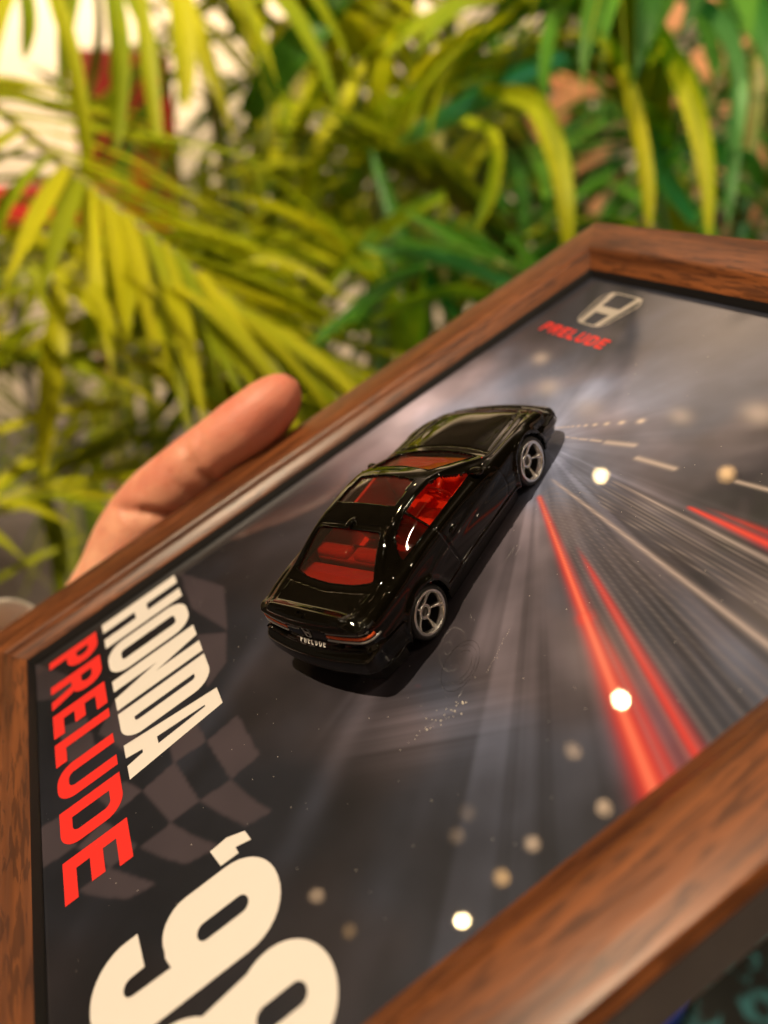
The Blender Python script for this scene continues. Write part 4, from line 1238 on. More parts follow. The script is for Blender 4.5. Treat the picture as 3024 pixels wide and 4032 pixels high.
    for wx in WX:
        for sg in (-1, 1):
            w = empty('wheel', Matrix.Translation(Vector((wx, sg * (WY - 1.3), WR)) * S) @ Matrix.Rotation(0 if sg > 0 else PI, 4, 'Z') @ Matrix.Rotation(math.radians(14), 4, 'Y'), car)
            if proto is None:
                proto = [mesh('tyre', *tyre, M_tyre, w, S), mesh('wheel_dish', *dish, M_trim, w, S, smooth=False),
                         mesh('rim', *join_data(ring, hub), M_chrome, w, S), mesh('hub_cap', *cap, M_hub, w, S)] + [mesh('spoke', *d, M_chrome, w, S) for d in sp]
            else:
                for p in proto:
                    c = p.copy(); COL.objects.link(c); c.parent = w
build_car_parts()

# ------------------------------------------------------------------ hand and arm (frame-plane coordinates in mm)
def build_person():
    skin = bpy.data.materials.new('skin'); skin.use_nodes = True
    N = skin.node_tree.nodes; L = skin.node_tree.links; b = N['Principled BSDF']
    tc = N.new('ShaderNodeTexCoord'); nz = N.new('ShaderNodeTexNoise'); nz.inputs['Scale'].default_value = 90; nz.inputs['Detail'].default_value = 6
    L.new(tc.outputs['Object'], nz.inputs['Vector'])
    cr = N.new('ShaderNodeValToRGB'); cr.color_ramp.elements[0].position = 0.35; cr.color_ramp.elements[1].position = 0.65
    cr.color_ramp.elements[0].color = (0.66, 0.25, 0.16, 1); cr.color_ramp.elements[1].color = (0.84, 0.44, 0.28, 1)
    L.new(nz.outputs[0], cr.inputs[0])
    sx = N.new('ShaderNodeSeparateXYZ'); L.new(tc.outputs['Object'], sx.inputs[0])
    mr = N.new('ShaderNodeMapRange'); mr.inputs['From Min'].default_value = 0.03; mr.inputs['From Max'].default_value = 0.085; mr.inputs['To Max'].default_value = 0.75
    L.new(sx.outputs['Y'], mr.inputs[0])
    mxs = N.new('ShaderNodeMix'); mxs.data_type = 'RGBA'; L.new(mr.outputs[0], mxs.inputs[0]); L.new(cr.outputs[0], mxs.inputs[6]); mxs.inputs[7].default_value = (0.66, 0.19, 0.13, 1)
    L.new(mxs.outputs[2], b.inputs['Base Color'])
    b.inputs['Roughness'].default_value = 0.5; b.inputs['Subsurface Weight'].default_value = 0.25
    b.inputs['Subsurface Radius'].default_value = (1, 0.3, 0.15); b.inputs['Subsurface Scale'].default_value = 0.005
    n2_ = N.new('ShaderNodeTexNoise'); n2_.inputs['Scale'].default_value = 700; n2_.inputs['Detail'].default_value = 5
    L.new(tc.outputs['Object'], n2_.inputs['Vector'])
    bp = N.new('ShaderNodeBump'); bp.inputs['Strength'].default_value = 0.55; bp.inputs['Distance'].default_value = 0.0004
    L.new(n2_.outputs[0], bp.inputs['Height']); L.new(bp.outputs[0], b.inputs['Normal'])
    person = empty('person', Fm)
    tag(person, 'person whose hand holds the walnut frame, thumb pressed on its left edge', 'person')
    bm = bmesh.new()
    def chain(pts, n=6, flat=None):
        P = [Vector(p[:3]) for p in pts]; R_ = [p[3] for p in pts]
        K = len(P) - 1
        Q = bezier(P, K * n)
        rr_ = np.interp(np.linspace(0, K, K * n + 1), range(K + 1), R_)
        for p, r in zip(Q, rr_):
            res = bmesh.ops.create_icosphere(bm, subdivisions=2, radius=r)
            bmesh.ops.translate(bm, verts=res['verts'], vec=p)
    # thumb: nail phalanx, inner phalanx, thenar eminence
    chain([(-20.4, 90.0, 13.8, 6.6), (-20.9, 85.0, 12.6, 8.6), (-22.0, 77.5, 11.2, 9.4), (-24.2, 67.5, 10.2, 8.7), (-27.6, 56.5, 7.6, 9.4), (-32.6, 43.5, 2.5, 11.2), (-34.5, 32, -5.0, 13.5), (-34.0, 20, -13.5, 14.5), (-33, 4, -21, 15.0)], 10)
    # web of the thumb to the index knuckle
    chain([(-33, 38, -5, 9.5), (-30, 45, -13, 8.5), (-24, 50, -18.5, 7.5)], 8)
    # palm: thick plate under the frame
    for u in np.linspace(0, 1, 5):
        chain([(-42 + 8 * u, 0 + 3 * u, -27 + 1 * u, 14), (-32 + 14 * u, 18 + 12 * u - 30 * u * (1 - u) * 0.4, -23.5, 12.5), (-22 + 12 * u * 0.4, 22 + 26 * (1 - u) , -20.5, 9.5)], 6)
    # four fingers curled against the back of the frame
    for i, (y0, y1, ln, r) in enumerate([(50, 62, 72, 7.8), (34, 44, 80, 8.0), (18, 24, 74, 7.6), (4, 5, 58, 6.7)]):
        bx = -20
        chain([(bx - 8, y0 - 3, -20, r * 1.15), (bx + ln * 0.30, y0 + (y1 - y0) * 0.45, -20.5 - 1.2 * (i % 2), r), (bx + ln * 0.52, y0 + (y1 - y0) * 0.7, -21.5, r * 0.98), (bx + ln * 0.78, y0 + (y1 - y0) * 0.9, -16.8, r * 0.92), (bx + ln, y1, -14.6, r * 0.82)], 8)
    # wrist and forearm
    chain([(-34, 4, -23, 16), (-43, -18, -32, 18), (-52, -45, -38, 21), (-60, -90, -50, 26), (-72, -150, -70, 33), (-84, -210, -90, 36)], 8)
    me = bpy.data.meshes.new('tmp'); bm.to_mesh(me); bm.free()
    tmp = bpy.data.objects.new('tmp', me); COL.objects.link(tmp)
    md = tmp.modifiers.new('r', 'REMESH'); md.mode = 'VOXEL'; md.voxel_size = 1.5
    md2 = tmp.modifiers.new('s', 'SMOOTH'); md2.factor = 0.6; md2.iterations = 10
    dg = bpy.context.evaluated_depsgraph_get()
    me2 = bpy.data.meshes.new_from_object(tmp.evaluated_get(dg))
    bpy.data.objects.remove(tmp)
    n = len(me2.vertices)
    co = np.empty(n * 3); me2.vertices.foreach_get('co', co); co = co.reshape(-1, 3)
    no = np.empty(n * 3); me2.vertices.foreach_get('normal', no); no = no.reshape(-1, 3)
    # skin creases at the thumb joints and the fold of the palm
    bmh = bmesh.new(); bmh.from_mesh(me2); hb = BVHTree.FromBMesh(bmh); bmh.free()
    def crease(pxs, w, dep):
        pts = []
        for zx, zy in pxs:
            u, v = zx / 1.276, 1300 + zy / 1.276
            d = Wm.inverted() @ (cam_rot @ Vector(((u - 1512) / 3078.645, -(v - 2016) / 3078.645, -1)))
            h = hb.ray_cast(Cpl, d.normalized())
            if h[0] is not None: pts.append(np.array(h[0]))
        out = np.zeros(n)
        for i in range(len(pts) - 1):
            a, b_ = pts[i], pts[i + 1]; d = b_ - a
            t = np.clip(((co - a) @ d) / (d @ d + 1e-9), 0, 1); D = np.linalg.norm(co - a - t[:, None] * d, axis=1)
            fade = math.sin(PI * (i + 0.8) / (len(pts) + 0.4))
            out = np.maximum(out, dep * fade * np.exp(-(D / w) ** 2))
        return out
    for pxs, w, dep in [([(930, 590), (955, 650), (990, 705), (1040, 745), (1090, 770)], 1.2, 1.9), ([(850, 720), (885, 775), (930, 820), (990, 850)], 1.0, 0.7),
                        ([(560, 880), (620, 902), (700, 912), (780, 925), (850, 932), (900, 935)], 1.5, 2.2), ([(580, 960), (640, 950), (720, 960)], 1.2, 0.5),
                        ([(1010, 500), (1000, 560), (1010, 640)], 1.6, 0.5)]:
        co -= no * crease(pxs, w, dep)[:, None]
    me2.vertices.foreach_set('co', (co * S).ravel()); me2.update(); me2.shade_smooth()
    me2.materials.clear(); me2.materials.append(skin); me2.name = 'body'
    o = bpy.data.objects.new('body', me2); link(o, person)
    # loose cream sleeve with folds
    P = bezier([(-57, -18, -31), (-59, -50, -41), (-62, -95, -51), (-74, -150, -70), (-86, -215, -92)], 36)
    V = []; F = []; n = 48
    for j, p in enumerate(P):
        a = P[max(j - 1, 0)]; c = P[min(j + 1, len(P) - 1)]; t = (c - a).normalized()
        s_ = t.cross(Vector((0, 0, 1))).normalized(); w = s_.cross(t)
        for k in range(n):
            an = 2 * PI * k / n
            r = 32 + 6 * j / 36 + 1.6 * math.sin(an * 5 + j * 0.35) + 1.3 * math.sin(j * 1.1 + 2 * math.sin(an * 2)) - (3.0 if j < 3 else 0)
            V.append(tuple(p + (s_ * math.cos(an) + w * math.sin(an)) * r))
    for j in range(len(P) - 1):
        for k in range(n): F.append((j * n + k, (j + 1) * n + k, (j + 1) * n + (k + 1) % n, j * n + (k + 1) % n))
    sl = mesh('sleeve', V, F, pmat('cream_cloth', (0.86, 0.81, 0.74), 0.85, bump=(1200, 0.4, 0.0004)), person, S)
    md = sl.modifiers.new('t', 'SOLIDIFY'); md.thickness = 0.0016
build_person()

# ------------------------------------------------------------------ palms
def pix(u, v, d):
    """a point seen at (u, v) of the 1659-wide photograph, d metres along the view axis"""
    k = 1 / 1688.9
    return CAM + cam_rot @ Vector(((u - 829.5) * k * d, -(v - 1106) * k * d, -d))

LEAF = {}
def leaf_mesh(kind, mat):
    key = (kind, mat.name)
    if key in LEAF: return LEAF[key]
    droop, width, twist = [(0.10, 0.060, 0.1), (0.28, 0.066, -0.2), (0.55, 0.062, 0.25), (0.85, 0.070, -0.1), (0.0, 0.055, 0.0), (1.2, 0.066, 0.15)][kind]
    V = []; F = []; n = 9
    ang = 0; p = Vector((0, 0, 0)); 
    for i in range(n + 1):
        t = i / n
        w = width * (math.sin(PI * min(1, t * 1.15 + 0.14)) ** 0.7 if t < 0.98 else 0.02) * (1 - 0.25 * t)
        w = max(w, 0.0015)
        tw = twist * t
        up = Vector((0, -math.sin(tw), math.cos(tw))); sd = Vector((0, math.cos(tw), math.sin(tw)))
        V += [tuple(p + sd * w / 2 + up * w * 0.16), tuple(p), tuple(p - sd * w / 2 + up * w * 0.16)]
        ang = -droop * 1.6 * t ** 1.2
        p = p + Vector((math.cos(ang), 0, math.sin(ang))) / n
    for i in range(n):
        for k in (0, 1): F.append((i * 3 + k, i * 3 + k + 1, (i + 1) * 3 + k + 1, (i + 1) * 3 + k))
    me = bpy.data.meshes.new('leaflet'); me.from_pydata(V, [], F); me.shade_smooth(); me.materials.append(mat)
    LEAF[key] = me
    return me

def frond(plant, pts, n, length, mat, kinds=(1, 2), spread=0.9, width=1.0, side=(1, -1), rnd=random, start=0.12, upv=Vector((0, 0, 1)), rr0=0.004, stuff=False):
    inv = plant.matrix_world.inverted() if False else Matrix.Translation(-plant.location)
    P = bezier(pts, 30)
    rad = [rr0 * (1 - 0.75 * i / 30) for i in range(31)]
    V, F = tube_data([p - plant.location for p in P], rad, 6)
    fr = mesh('frond', V, F, M_cane, plant)
    tip = P[-1]
    for i in range(n):
        for sg in side:
            t = start + (1 - start) * (i + rnd.random() * 0.6) / n
            k = min(int(t * 30), 29); f = t * 30 - k
            p = P[k].lerp(P[k + 1], min(f, 1)); tg = (P[k + 1] - P[k]).normalized()
            sd = tg.cross(upv).normalized() * sg
            up = sd.cross(tg) * sg
            a = spread * rnd.uniform(0.8, 1.15) * (1 - 0.45 * t)
            d = (tg * math.cos(a) + sd * math.sin(a) + upv * rnd.uniform(-0.05, 0.18)).normalized()
            L_ = length * rnd.uniform(0.8, 1.1) * (0.62 + 0.75 * math.sin(PI * min(1, 0.15 + t * 0.85)) * 0.7)
            z = (upv - d * upv.dot(d)); z = z.normalized() if z.length > 0.05 else up
            z = (z + sd * rnd.uniform(-0.35, 0.35)).normalized(); y = z.cross(d).normalized(); z = d.cross(y)
            M = Matrix(((d.x, y.x, z.x, 0), (d.y, y.y, z.y, 0), (d.z, y.z, z.z, 0), (0, 0, 0, 1)))
            o = bpy.data.objects.new('leaflet', leaf_mesh(rnd.choice(kinds), mat))
            COL.objects.link(o); o.parent = fr
            o.matrix_basis = Matrix.Translation(p - plant.location) @ M @ Matrix.Diagonal((L_, L_ * 1.5 * width, L_ * 1.0, 1))
    return fr

def palm(loc, label, canes):
    e = empty('palm_plant', Matrix.Translation(loc))
    e.location = loc
    tag(e, label, 'palm plant', 'palms growing behind the picture frame')
    for (top, r) in canes:
        top = Vector(top)
        b = Vector((loc[0] + (top.x - loc[0]) * 0.25, loc[1] + (top.y - loc[1]) * 0.25, 0))
        mid = b.lerp(top, 0.5) + Vector((random.uniform(-.03, .03), random.uniform(-.03, .03), 0.05))
        V, F = tube_data([p - Vector(loc) for p in bezier([b, mid, top], 16)], [r * (1.15 - 0.4 * i / 16) for i in range(17)], 8)
        mesh('stem', V, F, M_cane, e)
    return e
rn = random.Random(11)

# left palm: yellow green, near
pl = palm(Vector((-0.50, 0.95, 0)), 'yellow-green palm on the left with narrow arching leaflets beside the hand', [((-0.45, 0.72, 1.35), .012), ((-0.62, 0.85, 1.45), .012), ((-0.3, 0.9, 1.3), .011)])
Y = M_leafY
frond(pl, [pix(-330, 120, .72), pix(-60, 200, .62), pix(190, 400, .56), pix(430, 590, .54), pix(660, 790, .55)], 30, .24, Y, (0, 1, 2), 0.95, width=0.62, rnd=rn)
frond(pl, [pix(-300, 640, .66), pix(0, 560, .60), pix(300, 590, .56), pix(560, 690, .55), pix(800, 830, .56)], 26, .22, Y, (0, 1, 1), 0.9, width=0.62, rnd=rn)
frond(pl, [pix(-320, 1060, .66), pix(-40, 820, .60), pix(180, 760, .58), pix(430, 800, .58), pix(660, 960, .60)], 22, .22, Y, (1, 2, 0), 0.95, width=0.62, rnd=rn)
frond(pl, [pix(-100, -260, .92), pix(120, -120, .80), pix(350, -90, .76), pix(560, -60, .78), pix(760, 30, .82)], 24, .36, Y, (3, 5, 3), 0.9, side=(1, -1), width=0.7, rnd=rn)
frond(pl, [pix(900, 1000, .8), pix(880, 760, .75), pix(780, 600, .72), pix(560, 560, .70), pix(360, 660, .7)], 22, .23, Y, (1, 2, 0), 0.9, width=0.62, rnd=rn)
frond(pl, [pix(-360, 1400, .64), pix(-120, 1150, .60), pix(60, 1060, .6), pix(230, 1030, .62), pix(360, 1080, .62)], 15, .2, Y, (0, 1, 2), 0.9, width=0.62, rnd=rn)

# middle palm
pm = palm(Vector((0.02, 1.25, 0)), 'tall palm in the middle, its leaves arching over behind the top of the frame', [((0.0, 1.05, 1.5), .015), ((-.12, 1.2, 1.7), .015), ((.1, 1.2, 1.8), .013), ((-0.22, 1.1, 1.55), .012)])
frond(pm, [pix(620, 1000, .95), pix(700, 560, .9), pix(850, 290, .82), pix(1020, 160, .76), pix(1240, 150, .74)], 24, .26, Y, (2, 3, 3), 0.8, width=.75, rnd=rn)
frond(pm, [pix(1240, 900, .9), pix(1130, 600, .85), pix(960, 420, .8), pix(800, 370, .78), pix(620, 480, .8)], 24, .26, M_leafD, (2, 1, 3), 0.85, width=.7, rnd=rn)
frond(pm, [pix(500, 900, 1.1), pix(600, 400, 1.05), pix(760, 60, 1.0), pix(960, -160, .95), pix(1150, -260, .9)], 24, .32, Y, (3, 2, 5), 0.85, width=.7, rnd=rn)
frond(pm, [pix(760, 1000, 1.1), pix(640, 500, 1.1), pix(540, 120, 1.05), pix(420, -160, 1.0), pix(260, -300, 1.0)], 24, .32, Y, (3, 2, 5), 0.8, width=.7, rnd=rn)
frond(pm, [pix(1250, 700, .62), pix(1120, 590, .60), pix(1000, 560, .6), pix(880, 600, .6), pix(780, 690, .62)], 11, .15, M_leafG, (0, 1, 2), 0.9, rnd=rn)
frond(pm, [pix(950, 1000, 1.1), pix(960, 600, 1.1), pix(900, 250, 1.1), pix(820, 0, 1.1), pix(640, -180, 1.1)], 24, .30, M_leafD, (2, 3, 1), 0.8, width=.7, rnd=rn)
frond(pm, [pix(600, 1100, .9), pix(520, 800, .88), pix(380, 620, .86), pix(200, 560, .86), pix(20, 640, .9)], 22, .26, Y, (2, 1, 3), 0.9, width=.65, rnd=rn)

# right palm: deep green, long hanging leaflets
pr = palm(Vector((0.55, 1.05, 0)), 'deep green palm on the right with long hanging leaflets tinged teal', [((0.5, 0.9, 1.7), .014), ((0.42, 1.0, 1.55), .013), ((0.65, 1.0, 1.8), .014)])
frond(pr, [pix(1900, 500, .9), pix(1760, 120, .75), pix(1600, -60, .66), pix(1430, -90, .60), pix(1240, -20, .58)], 14, .26, M_leafG, (3, 5, 5), 0.8, width=1.25, rnd=rn)
frond(pr, [pix(1500, 900, .8), pix(1420, 400, .74), pix(1330, 120, .68), pix(1220, 20, .64), pix(1080, 60, .64)], 12, .25, Y, (3, 5, 3), 0.75, width=1.4, rnd=rn)
frond(pr, [pix(1950, 900, .8), pix(1760, 560, .74), pix(1600, 380, .7), pix(1420, 330, .68), pix(1240, 420, .7)], 12, .18, M_leafG, (2, 3, 1), 0.85, rnd=rn)
frond(pr, [pix(1400, 900, .95), pix(1480, 450, .95), pix(1560, 150, .92), pix(1700, 0, .9), pix(1860, 0, .9)], 13, .24, M_leafG, (2, 3, 1), 0.85, rnd=rn)
frond(pr, [pix(1650, 1000, .8), pix(1520, 640, .78), pix(1380, 520, .76), pix(1240, 520, .76), pix(1100, 640, .78)], 12, .18, M_leafG, (2, 1, 3), 0.85, rnd=rn)

def blade(plant, px, wpx, mat, roll=0.0):
    """one long leaf blade: px = (u, v, depth) along the midrib, wpx = widest width at that depth"""
    P = [pix(*p) for p in px]
    n = 18; Q = bezier(P, n)
    dm = sum(p[2] for p in px) / len(px); w0 = wpx / 1688.9 * dm
    V = []; F = []
    org = plant.location
    for i, p in enumerate(Q):
        t = i / n
        tg = (Q[min(i + 1, n)] - Q[max(i - 1, 0)]).normalized()
        view = (CAM - p).normalized()
        sd = tg.cross(view).normalized(); nn = sd.cross(tg)
        a = roll + 0.5 * math.sin(3 * t + roll)
        sd2 = sd * math.cos(a) + nn * math.sin(a); n2_ = nn * math.cos(a) - sd * math.sin(a)
        w = w0 * max(0.03, (math.sin(PI * min(1.0, 0.12 + t * 0.88)) ** 0.6)) / 2
        V += [tuple(p + sd2 * w + n2_ * w * 0.35 - org), tuple(p + sd2 * w * .5 + n2_ * w * 0.12 - org), tuple(p - org), tuple(p - sd2 * w * .5 + n2_ * w * 0.12 - org), tuple(p - sd2 * w + n2_ * w * 0.35 - org)]
    for i in range(n):
        for k in range(4): F.append((i * 5 + k, i * 5 + k + 1, (i + 1) * 5 + k + 1, (i + 1) * 5 + k))
    return mesh('leaf', V, F, mat, plant)
M_leafT = leaf_mat('mint_tipped_leaf', (0.10, 0.34, 0.06), (0.20, 0.46, 0.16), 0.35, 0.35)
for px, w, pl_, m_ in [
    ([(1250, 30, .60), (1330, 130, .56), (1370, 260, .54), (1395, 400, .53), (1402, 500, .53)], 46, pr, Y),
    ([(1370, -40, .62), (1450, 110, .57), (1500, 240, .55), (1527, 380, .54), (1532, 520, .54)], 44, pr, Y),
    ([(1450, -30, .66), (1555, 50, .62), (1592, 180, .6), (1582, 320, .6), (1572, 500, .6)], 42, pr, M_leafT),
    ([(1570, -80, .6), (1640, 50, .56), (1690, 200, .55), (1720, 380, .55)], 56, pr, M_leafT),
    ([(1040, 190, .62), (1150, 220, .58), (1200, 330, .56), (1222, 450, .55), (1228, 590, .56)], 48, pm, Y),
    ([(1000, 260, .64), (1062, 300, .6), (1060, 400, .59), (1025, 500, .6)], 46, pm, Y),
    ([(1340, 80, .66), (1200, 125, .66), (1060, 190, .66), (950, 255, .66), (860, 310, .68)], 58, pm, M_leafT),
    ([(1500, 480, .7), (1440, 380, .68), (1370, 200, .66), (1300, 60, .66)], 40, pr, M_leafT),
    ([(960, 420, .66), (860, 470, .64), (760, 550, .63), (690, 650, .63)], 36, pm, Y),
    ([(1120, 620, .58), (980, 560, .56), (880, 545, .55), (775, 530, .55)], 36, pm, M_leafT),
    ([(1110, 650, .57), (980, 622, .55), (880, 652, .55), (795, 695, .55)], 40, pm, Y),
    ([(1130, 600, .62), (1000, 515, .6), (880, 460, .6)], 30, pm, M_leafG),
    ([(1000, 700, .68), (900, 560, .66), (840, 430, .66), (800, 320, .67)], 36, pm, M_leafG),
    ([(110, -60, .60), (150, 100, .58), (178, 260, .58), (195, 420, .6)], 36, pl, Y),
    ([(240, -60, .62), (256, 120, .6), (252, 330, .6)], 48, pl, Y),
    ([(300, -60, .64), (322, 150, .62), (348, 360, .62)], 36, pl, Y),
    ([(385, -60, .62), (396, 100, .6), (402, 240, .6)], 50, pl, Y),
    ([(50, -60, .64), (60, 40, .62), (52, 130, .62)], 34, pl, Y),
    ([(205, -50, .66), (210, 80, .65), (190, 220, .65)], 28, pl, M_leafD),
    ([(535, 250, .82), (610, 150, .78), (690, 50, .76), (780, -60, .76)], 84, pm, M_leafG),
    ([(640, 470, .74), (690, 330, .72), (740, 230, .71), (790, 130, .72)], 44, pm, Y),
    ([(560, 470, .78), (570, 340, .76), (590, 220, .76)], 36, pm, M_leafD),
    ([(-20, 500, .62), (110, 530, .58), (230, 570, .56), (330, 640, .56)], 52, pl, Y),
    ([(135, 580, .54), (125, 700, .52), (112, 800, .51), (100, 920, .52), (92, 1030, .53)], 50, pl, Y),
    ([(245, 560, .56), (205, 660, .54), (186, 760, .54)], 50, pl, Y),
    ([(265, 570, .56), (320, 650, .54), (360, 720, .54), (395, 790, .54)], 60, pl, Y),
    ([(230, 610, .62), (330, 710, .6), (450, 830, .59), (560, 940, .6)], 32, pl, M_leafD),
    ([(350, 560, .58), (480, 680, .56), (610, 810, .56)], 38, pl, Y),
    ([(440, 540, .64), (560, 640, .62), (700, 770, .62)], 36, pl, M_leafD),
    ([(430, 620, .6), (540, 570, .58), (640, 580, .58), (730, 640, .58)], 30, pl, Y),
    ([(-20, 790, .6), (120, 770, .57), (280, 800, .57)], 26, pl, Y),
    ([(-20, 940, .58), (100, 900, .56), (290, 865, .56)], 34, pl, Y),
    ([(-20, 1110, .58), (90, 1080, .56), (200, 1050, .57)], 22, pl, Y),
    ([(-20, 1260, .56), (80, 1205, .55), (190, 1160, .56)], 18, pl, Y),
    ([(90, 1060, .6), (122, 1180, .6), (130, 1310, .6)], 42, pl, M_leafD),
    ([(0, 250, .60), (100, 335, .58), (200, 425, .57), (300, 520, .57)], 18, pl, Y),
    ([(-20, 330, .64), (100, 345, .62), (220, 380, .62)], 14, pl, M_leafD), ([(-20, 385, .64), (100, 388, .62), (230, 420, .62)], 14, pl, M_leafD),
    ([(-20, 425, .64), (100, 438, .62), (240, 470, .62)], 16, pl, Y),
]:
    blade(pl_, px, w, m_, rn.uniform(-.5, .5))
# high fronds that arch over, mirrored in the glossy poster
frond(pr, [Vector((0.45, 1.0, 1.6)), Vector((0.40, 1.05, 2.1)), Vector((0.22, 1.05, 2.45)), Vector((-0.02, 1.0, 2.55)), Vector((-0.2, 0.95, 2.5))], 14, .30, M_leafG, (2, 3, 1), .85, rnd=rn)
frond(pr, [Vector((0.55, 1.1, 1.7)), Vector((0.55, 1.3, 2.3)), Vector((0.35, 1.5, 2.7)), Vector((0.1, 1.6, 2.75))], 12, .32, M_leafD, (2, 3, 5), .85, rnd=rn)
frond(pm, [Vector((0.0, 1.15, 1.6)), Vector((-0.02, 1.3, 2.1)), Vector((-0.12, 1.4, 2.4)), Vector((-0.4, 1.45, 2.45))], 12, .30, M_leafD, (2, 3, 1), .85, rnd=rn)

# palms farther back, filling the depth of the bed
def back_palm(loc, label, mat, nf, hgt, ln, seed):
    r = random.Random(seed)
    tops = [(Vector(loc) + Vector((r.uniform(-.15, .15), r.uniform(-.12, .12), hgt * r.uniform(.7, .95)))) for _ in range(4)]
    e = palm(Vector(loc), label, [(t, .015) for t in tops])
    for k in range(nf):
        t = tops[k % 4]; a = 2 * PI * k / nf + r.uniform(-.3, .3)
        dr = Vector((math.cos(a), math.sin(a), 0)); L_ = ln * r.uniform(.8, 1.15)
        up = r.uniform(0.25, 0.75)
        pts = [t, t + dr * L_ * .28 + Vector((0, 0, L_ * up * .55)), t + dr * L_ * .62 + Vector((0, 0, L_ * up * .7)), t + dr * L_ * .95 + Vector((0, 0, L_ * up * .35)), t + dr * L_ * 1.15 + Vector((0, 0, -L_ * .05))]
        frond(e, pts, 20, .34, mat, (1, 2, 3), .85, width=.75, rnd=r)
    return e
back_palm((-0.15, 1.75, 0), 'bushy olive palm standing behind the middle palm', M_leafD, 13, 1.35, .8, 3)
back_palm((0.22, 2.3, 0), 'tall olive palm farthest back, right of the middle', M_leafD, 12, 1.75, .8, 8)
back_palm((-0.05, 2.7, 0), 'tall green palm farthest back, left of the middle', M_leafG, 12, 1.65, .7, 9)
back_palm((0.95, 2.5, 0), 'tall green palm at the far right edge', M_leafG, 12, 1.75, .8, 10)
back_palm((0.62, 1.8, 0), 'bushy dark green palm at the back right', M_leafG, 11, 1.45, .75, 4)
back_palm((-1.45, 2.2, 0), 'low bushy palm at the back left in front of the cream wall', M_leafD, 9, 0.85, .55, 5)

# dry leaf sheath that catches the light near the top
V, F = tube_data([pix(1090, -60, .9) , pix(1060, 60, .9), pix(1020, 170, .92), pix(990, 250, .95)], [.004, .014, .02, .004], 8)

# ------------------------------------------------------------------ things seen blurred behind
def red_chair():
    m = pmat('red_chair_plastic', (0.45, 0.015, 0.01), 0.35)
    base = pix(290, 350, 2.3)
    e = empty('red_chair', Matrix.Translation((base.x, base.y, 0)) @ Matrix.Rotation(math.radians(20), 4, 'Z'))
    tag(e, 'red plastic bar chair half hidden behind the left palm leaves', 'chair')
    z = base.z - .36
    bm = bmesh.new(); bm_box(bm, (-.19, -.19, z - .05), (.19, .19, z), .02, 3); from_bm('seat', bm, m, e)
    bm = bmesh.new(); bm_box(bm, (-.15, .13, z + .02), (.15, .19, z + .66), .03, 4); from_bm('backrest', bm, m, e)
    for sx in (-1, 1):
        for sy in (-1, 1):
            V, F = tube_data([(sx * .16, sy * .16, z - .05), (sx * .21, sy * .21, 0)], .014, 8); mesh('leg', V, F, m, e)
    V, F = tube_data([(-.19, -.19, .35), (.19, -.19, .35), (.19, .19, .35), (-.19, .19, .35)], .01, 6, closed=True); mesh('footrest', V, F, m, e)
red_chair()
def red_box():
    m = pmat('red_cloth', (0.62, 0.03, 0.02), 0.6)
    p = pix(125, 432, 1.7)
    e = empty('side_stool', Matrix.Translation((p.x, p.y, 0)))
    tag(e, 'low red cushioned stool left of the red chair', 'stool')
    bm = bmesh.new(); bm_box(bm, (-.11, -.11, p.z - .05), (.11, .11, p.z + .03), .025, 3); from_bm('cushion', bm, m, e)
    for sx in (-1, 1):
        for sy in (-1, 1):
            V, F = tube_data([(sx * .09, sy * .09, p.z - .05), (sx * .12, sy * .12, 0)], .01, 8); mesh('leg', V, F, M_housing, e)
red_box()
def slat_screen():
    m = pmat('peach_painted_wood', (0.78, 0.36, 0.18), 0.5, vary=(10, .12, (1, 1, 1)))
    c = pix(1690, 330, 1.25)
    e = empty('slatted_screen', Matrix.Translation(c) @ Matrix.Rotation(math.radians(-38), 4, 'Y'))
    tag(e, 'peach slatted wooden screen leaning behind the right palm', 'screen')
    for k in range(7):
        box('slat', (-.30, -.01, -.26 + k * .085), (.34, .01, -.215 + k * .085), m, e, .004)
    for x in (-.22, .25): box('batten', (x - .015, .0105, -.3), (x + .015, .03, .33), m, e, .003)
slat_screen()

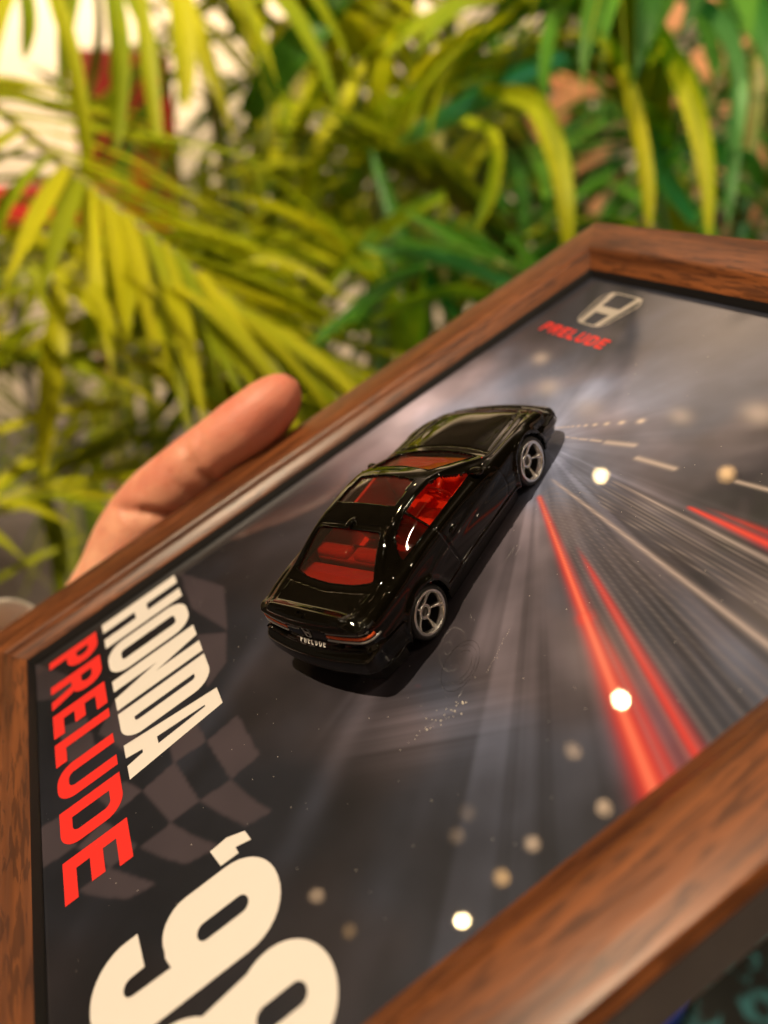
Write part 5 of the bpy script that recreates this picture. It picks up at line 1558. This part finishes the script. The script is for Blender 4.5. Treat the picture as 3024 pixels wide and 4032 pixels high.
# dark table with a patterned cloth and a blue lid, below the right side of the frame
def side_table():
    c = pix(1640, 2150, 0.75)
    e = empty('side_table', Matrix.Translation((c.x + .12, c.y, 0)))
    tag(e, 'dark table under the near right corner of the frame', 'table')
    h = c.z
    M_tb = pmat('dark_table_top', (0.02, 0.02, 0.022), 0.4)
    box('table_top', (-.26, -.24, h - .03), (.45, .20, h), M_tb, e, .005)
    for sx, sy in ((-.22, -.2), (.40, -.2), (.40, .16), (-.22, .16)):
        V, F = tube_data([(sx, sy, h - .03), (sx, sy, 0)], .016, 8); mesh('leg', V, F, M_tb, e)
    # cloth
    m = bpy.data.materials.new('teal_patterned_cloth'); m.use_nodes = True
    N = m.node_tree.nodes; L = m.node_tree.links; b = N['Principled BSDF']; b.inputs['Roughness'].default_value = .6
    tc = N.new('ShaderNodeTexCoord'); nz = N.new('ShaderNodeTexNoise'); nz.inputs['Scale'].default_value = 22; nz.inputs['Distortion'].default_value = 1.6
    L.new(tc.outputs['Object'], nz.inputs['Vector'])
    cr = N.new('ShaderNodeValToRGB'); E_ = cr.color_ramp.elements
    E_[0].position = .54; E_[0].color = (.006, .007, .008, 1); E_[1].position = .66; E_[1].color = (.04, .17, .20, 1)
    L.new(nz.outputs[0], cr.inputs[0]); L.new(cr.outputs[0], b.inputs['Base Color'])
    V = []; n = 40
    for j in range(n + 1):
        for i in range(n + 1):
            x = -.25 + .66 * i / n; y = -.22 + .38 * j / n
            V.append((x, y, .004 + .010 * (1 + noise.noise(Vector((x * 9, y * 9, 1)))) * 0.8))
    idx = grid_faces(n + 1, n + 1)
    cl = mesh('table_cloth', V, idx, m, None, 1, matrix=Matrix.Translation((c.x + .12, c.y, h)))
    md = cl.modifiers.new('t', 'SOLIDIFY'); md.thickness = .002
    tag(cl, 'black cloth with teal splashes spread on the dark table', 'cloth')
    p = pix(1385, 2215, 0.74)
    V, F = lathe([(0, .030), (.026, .030), (.031, .026), (.032, .004), (.030, .0), (0, .0)], 32)
    lid = mesh('jar_lid', V, F, pmat('blue_plastic', (.02, .06, .55), .3), None, 1, matrix=Matrix.Translation((p.x, p.y, h + .022)) @ Matrix.Rotation(PI / 2, 4, 'X'))
    tag(lid, 'blue plastic lid lying on the teal patterned cloth', 'lid')
side_table()
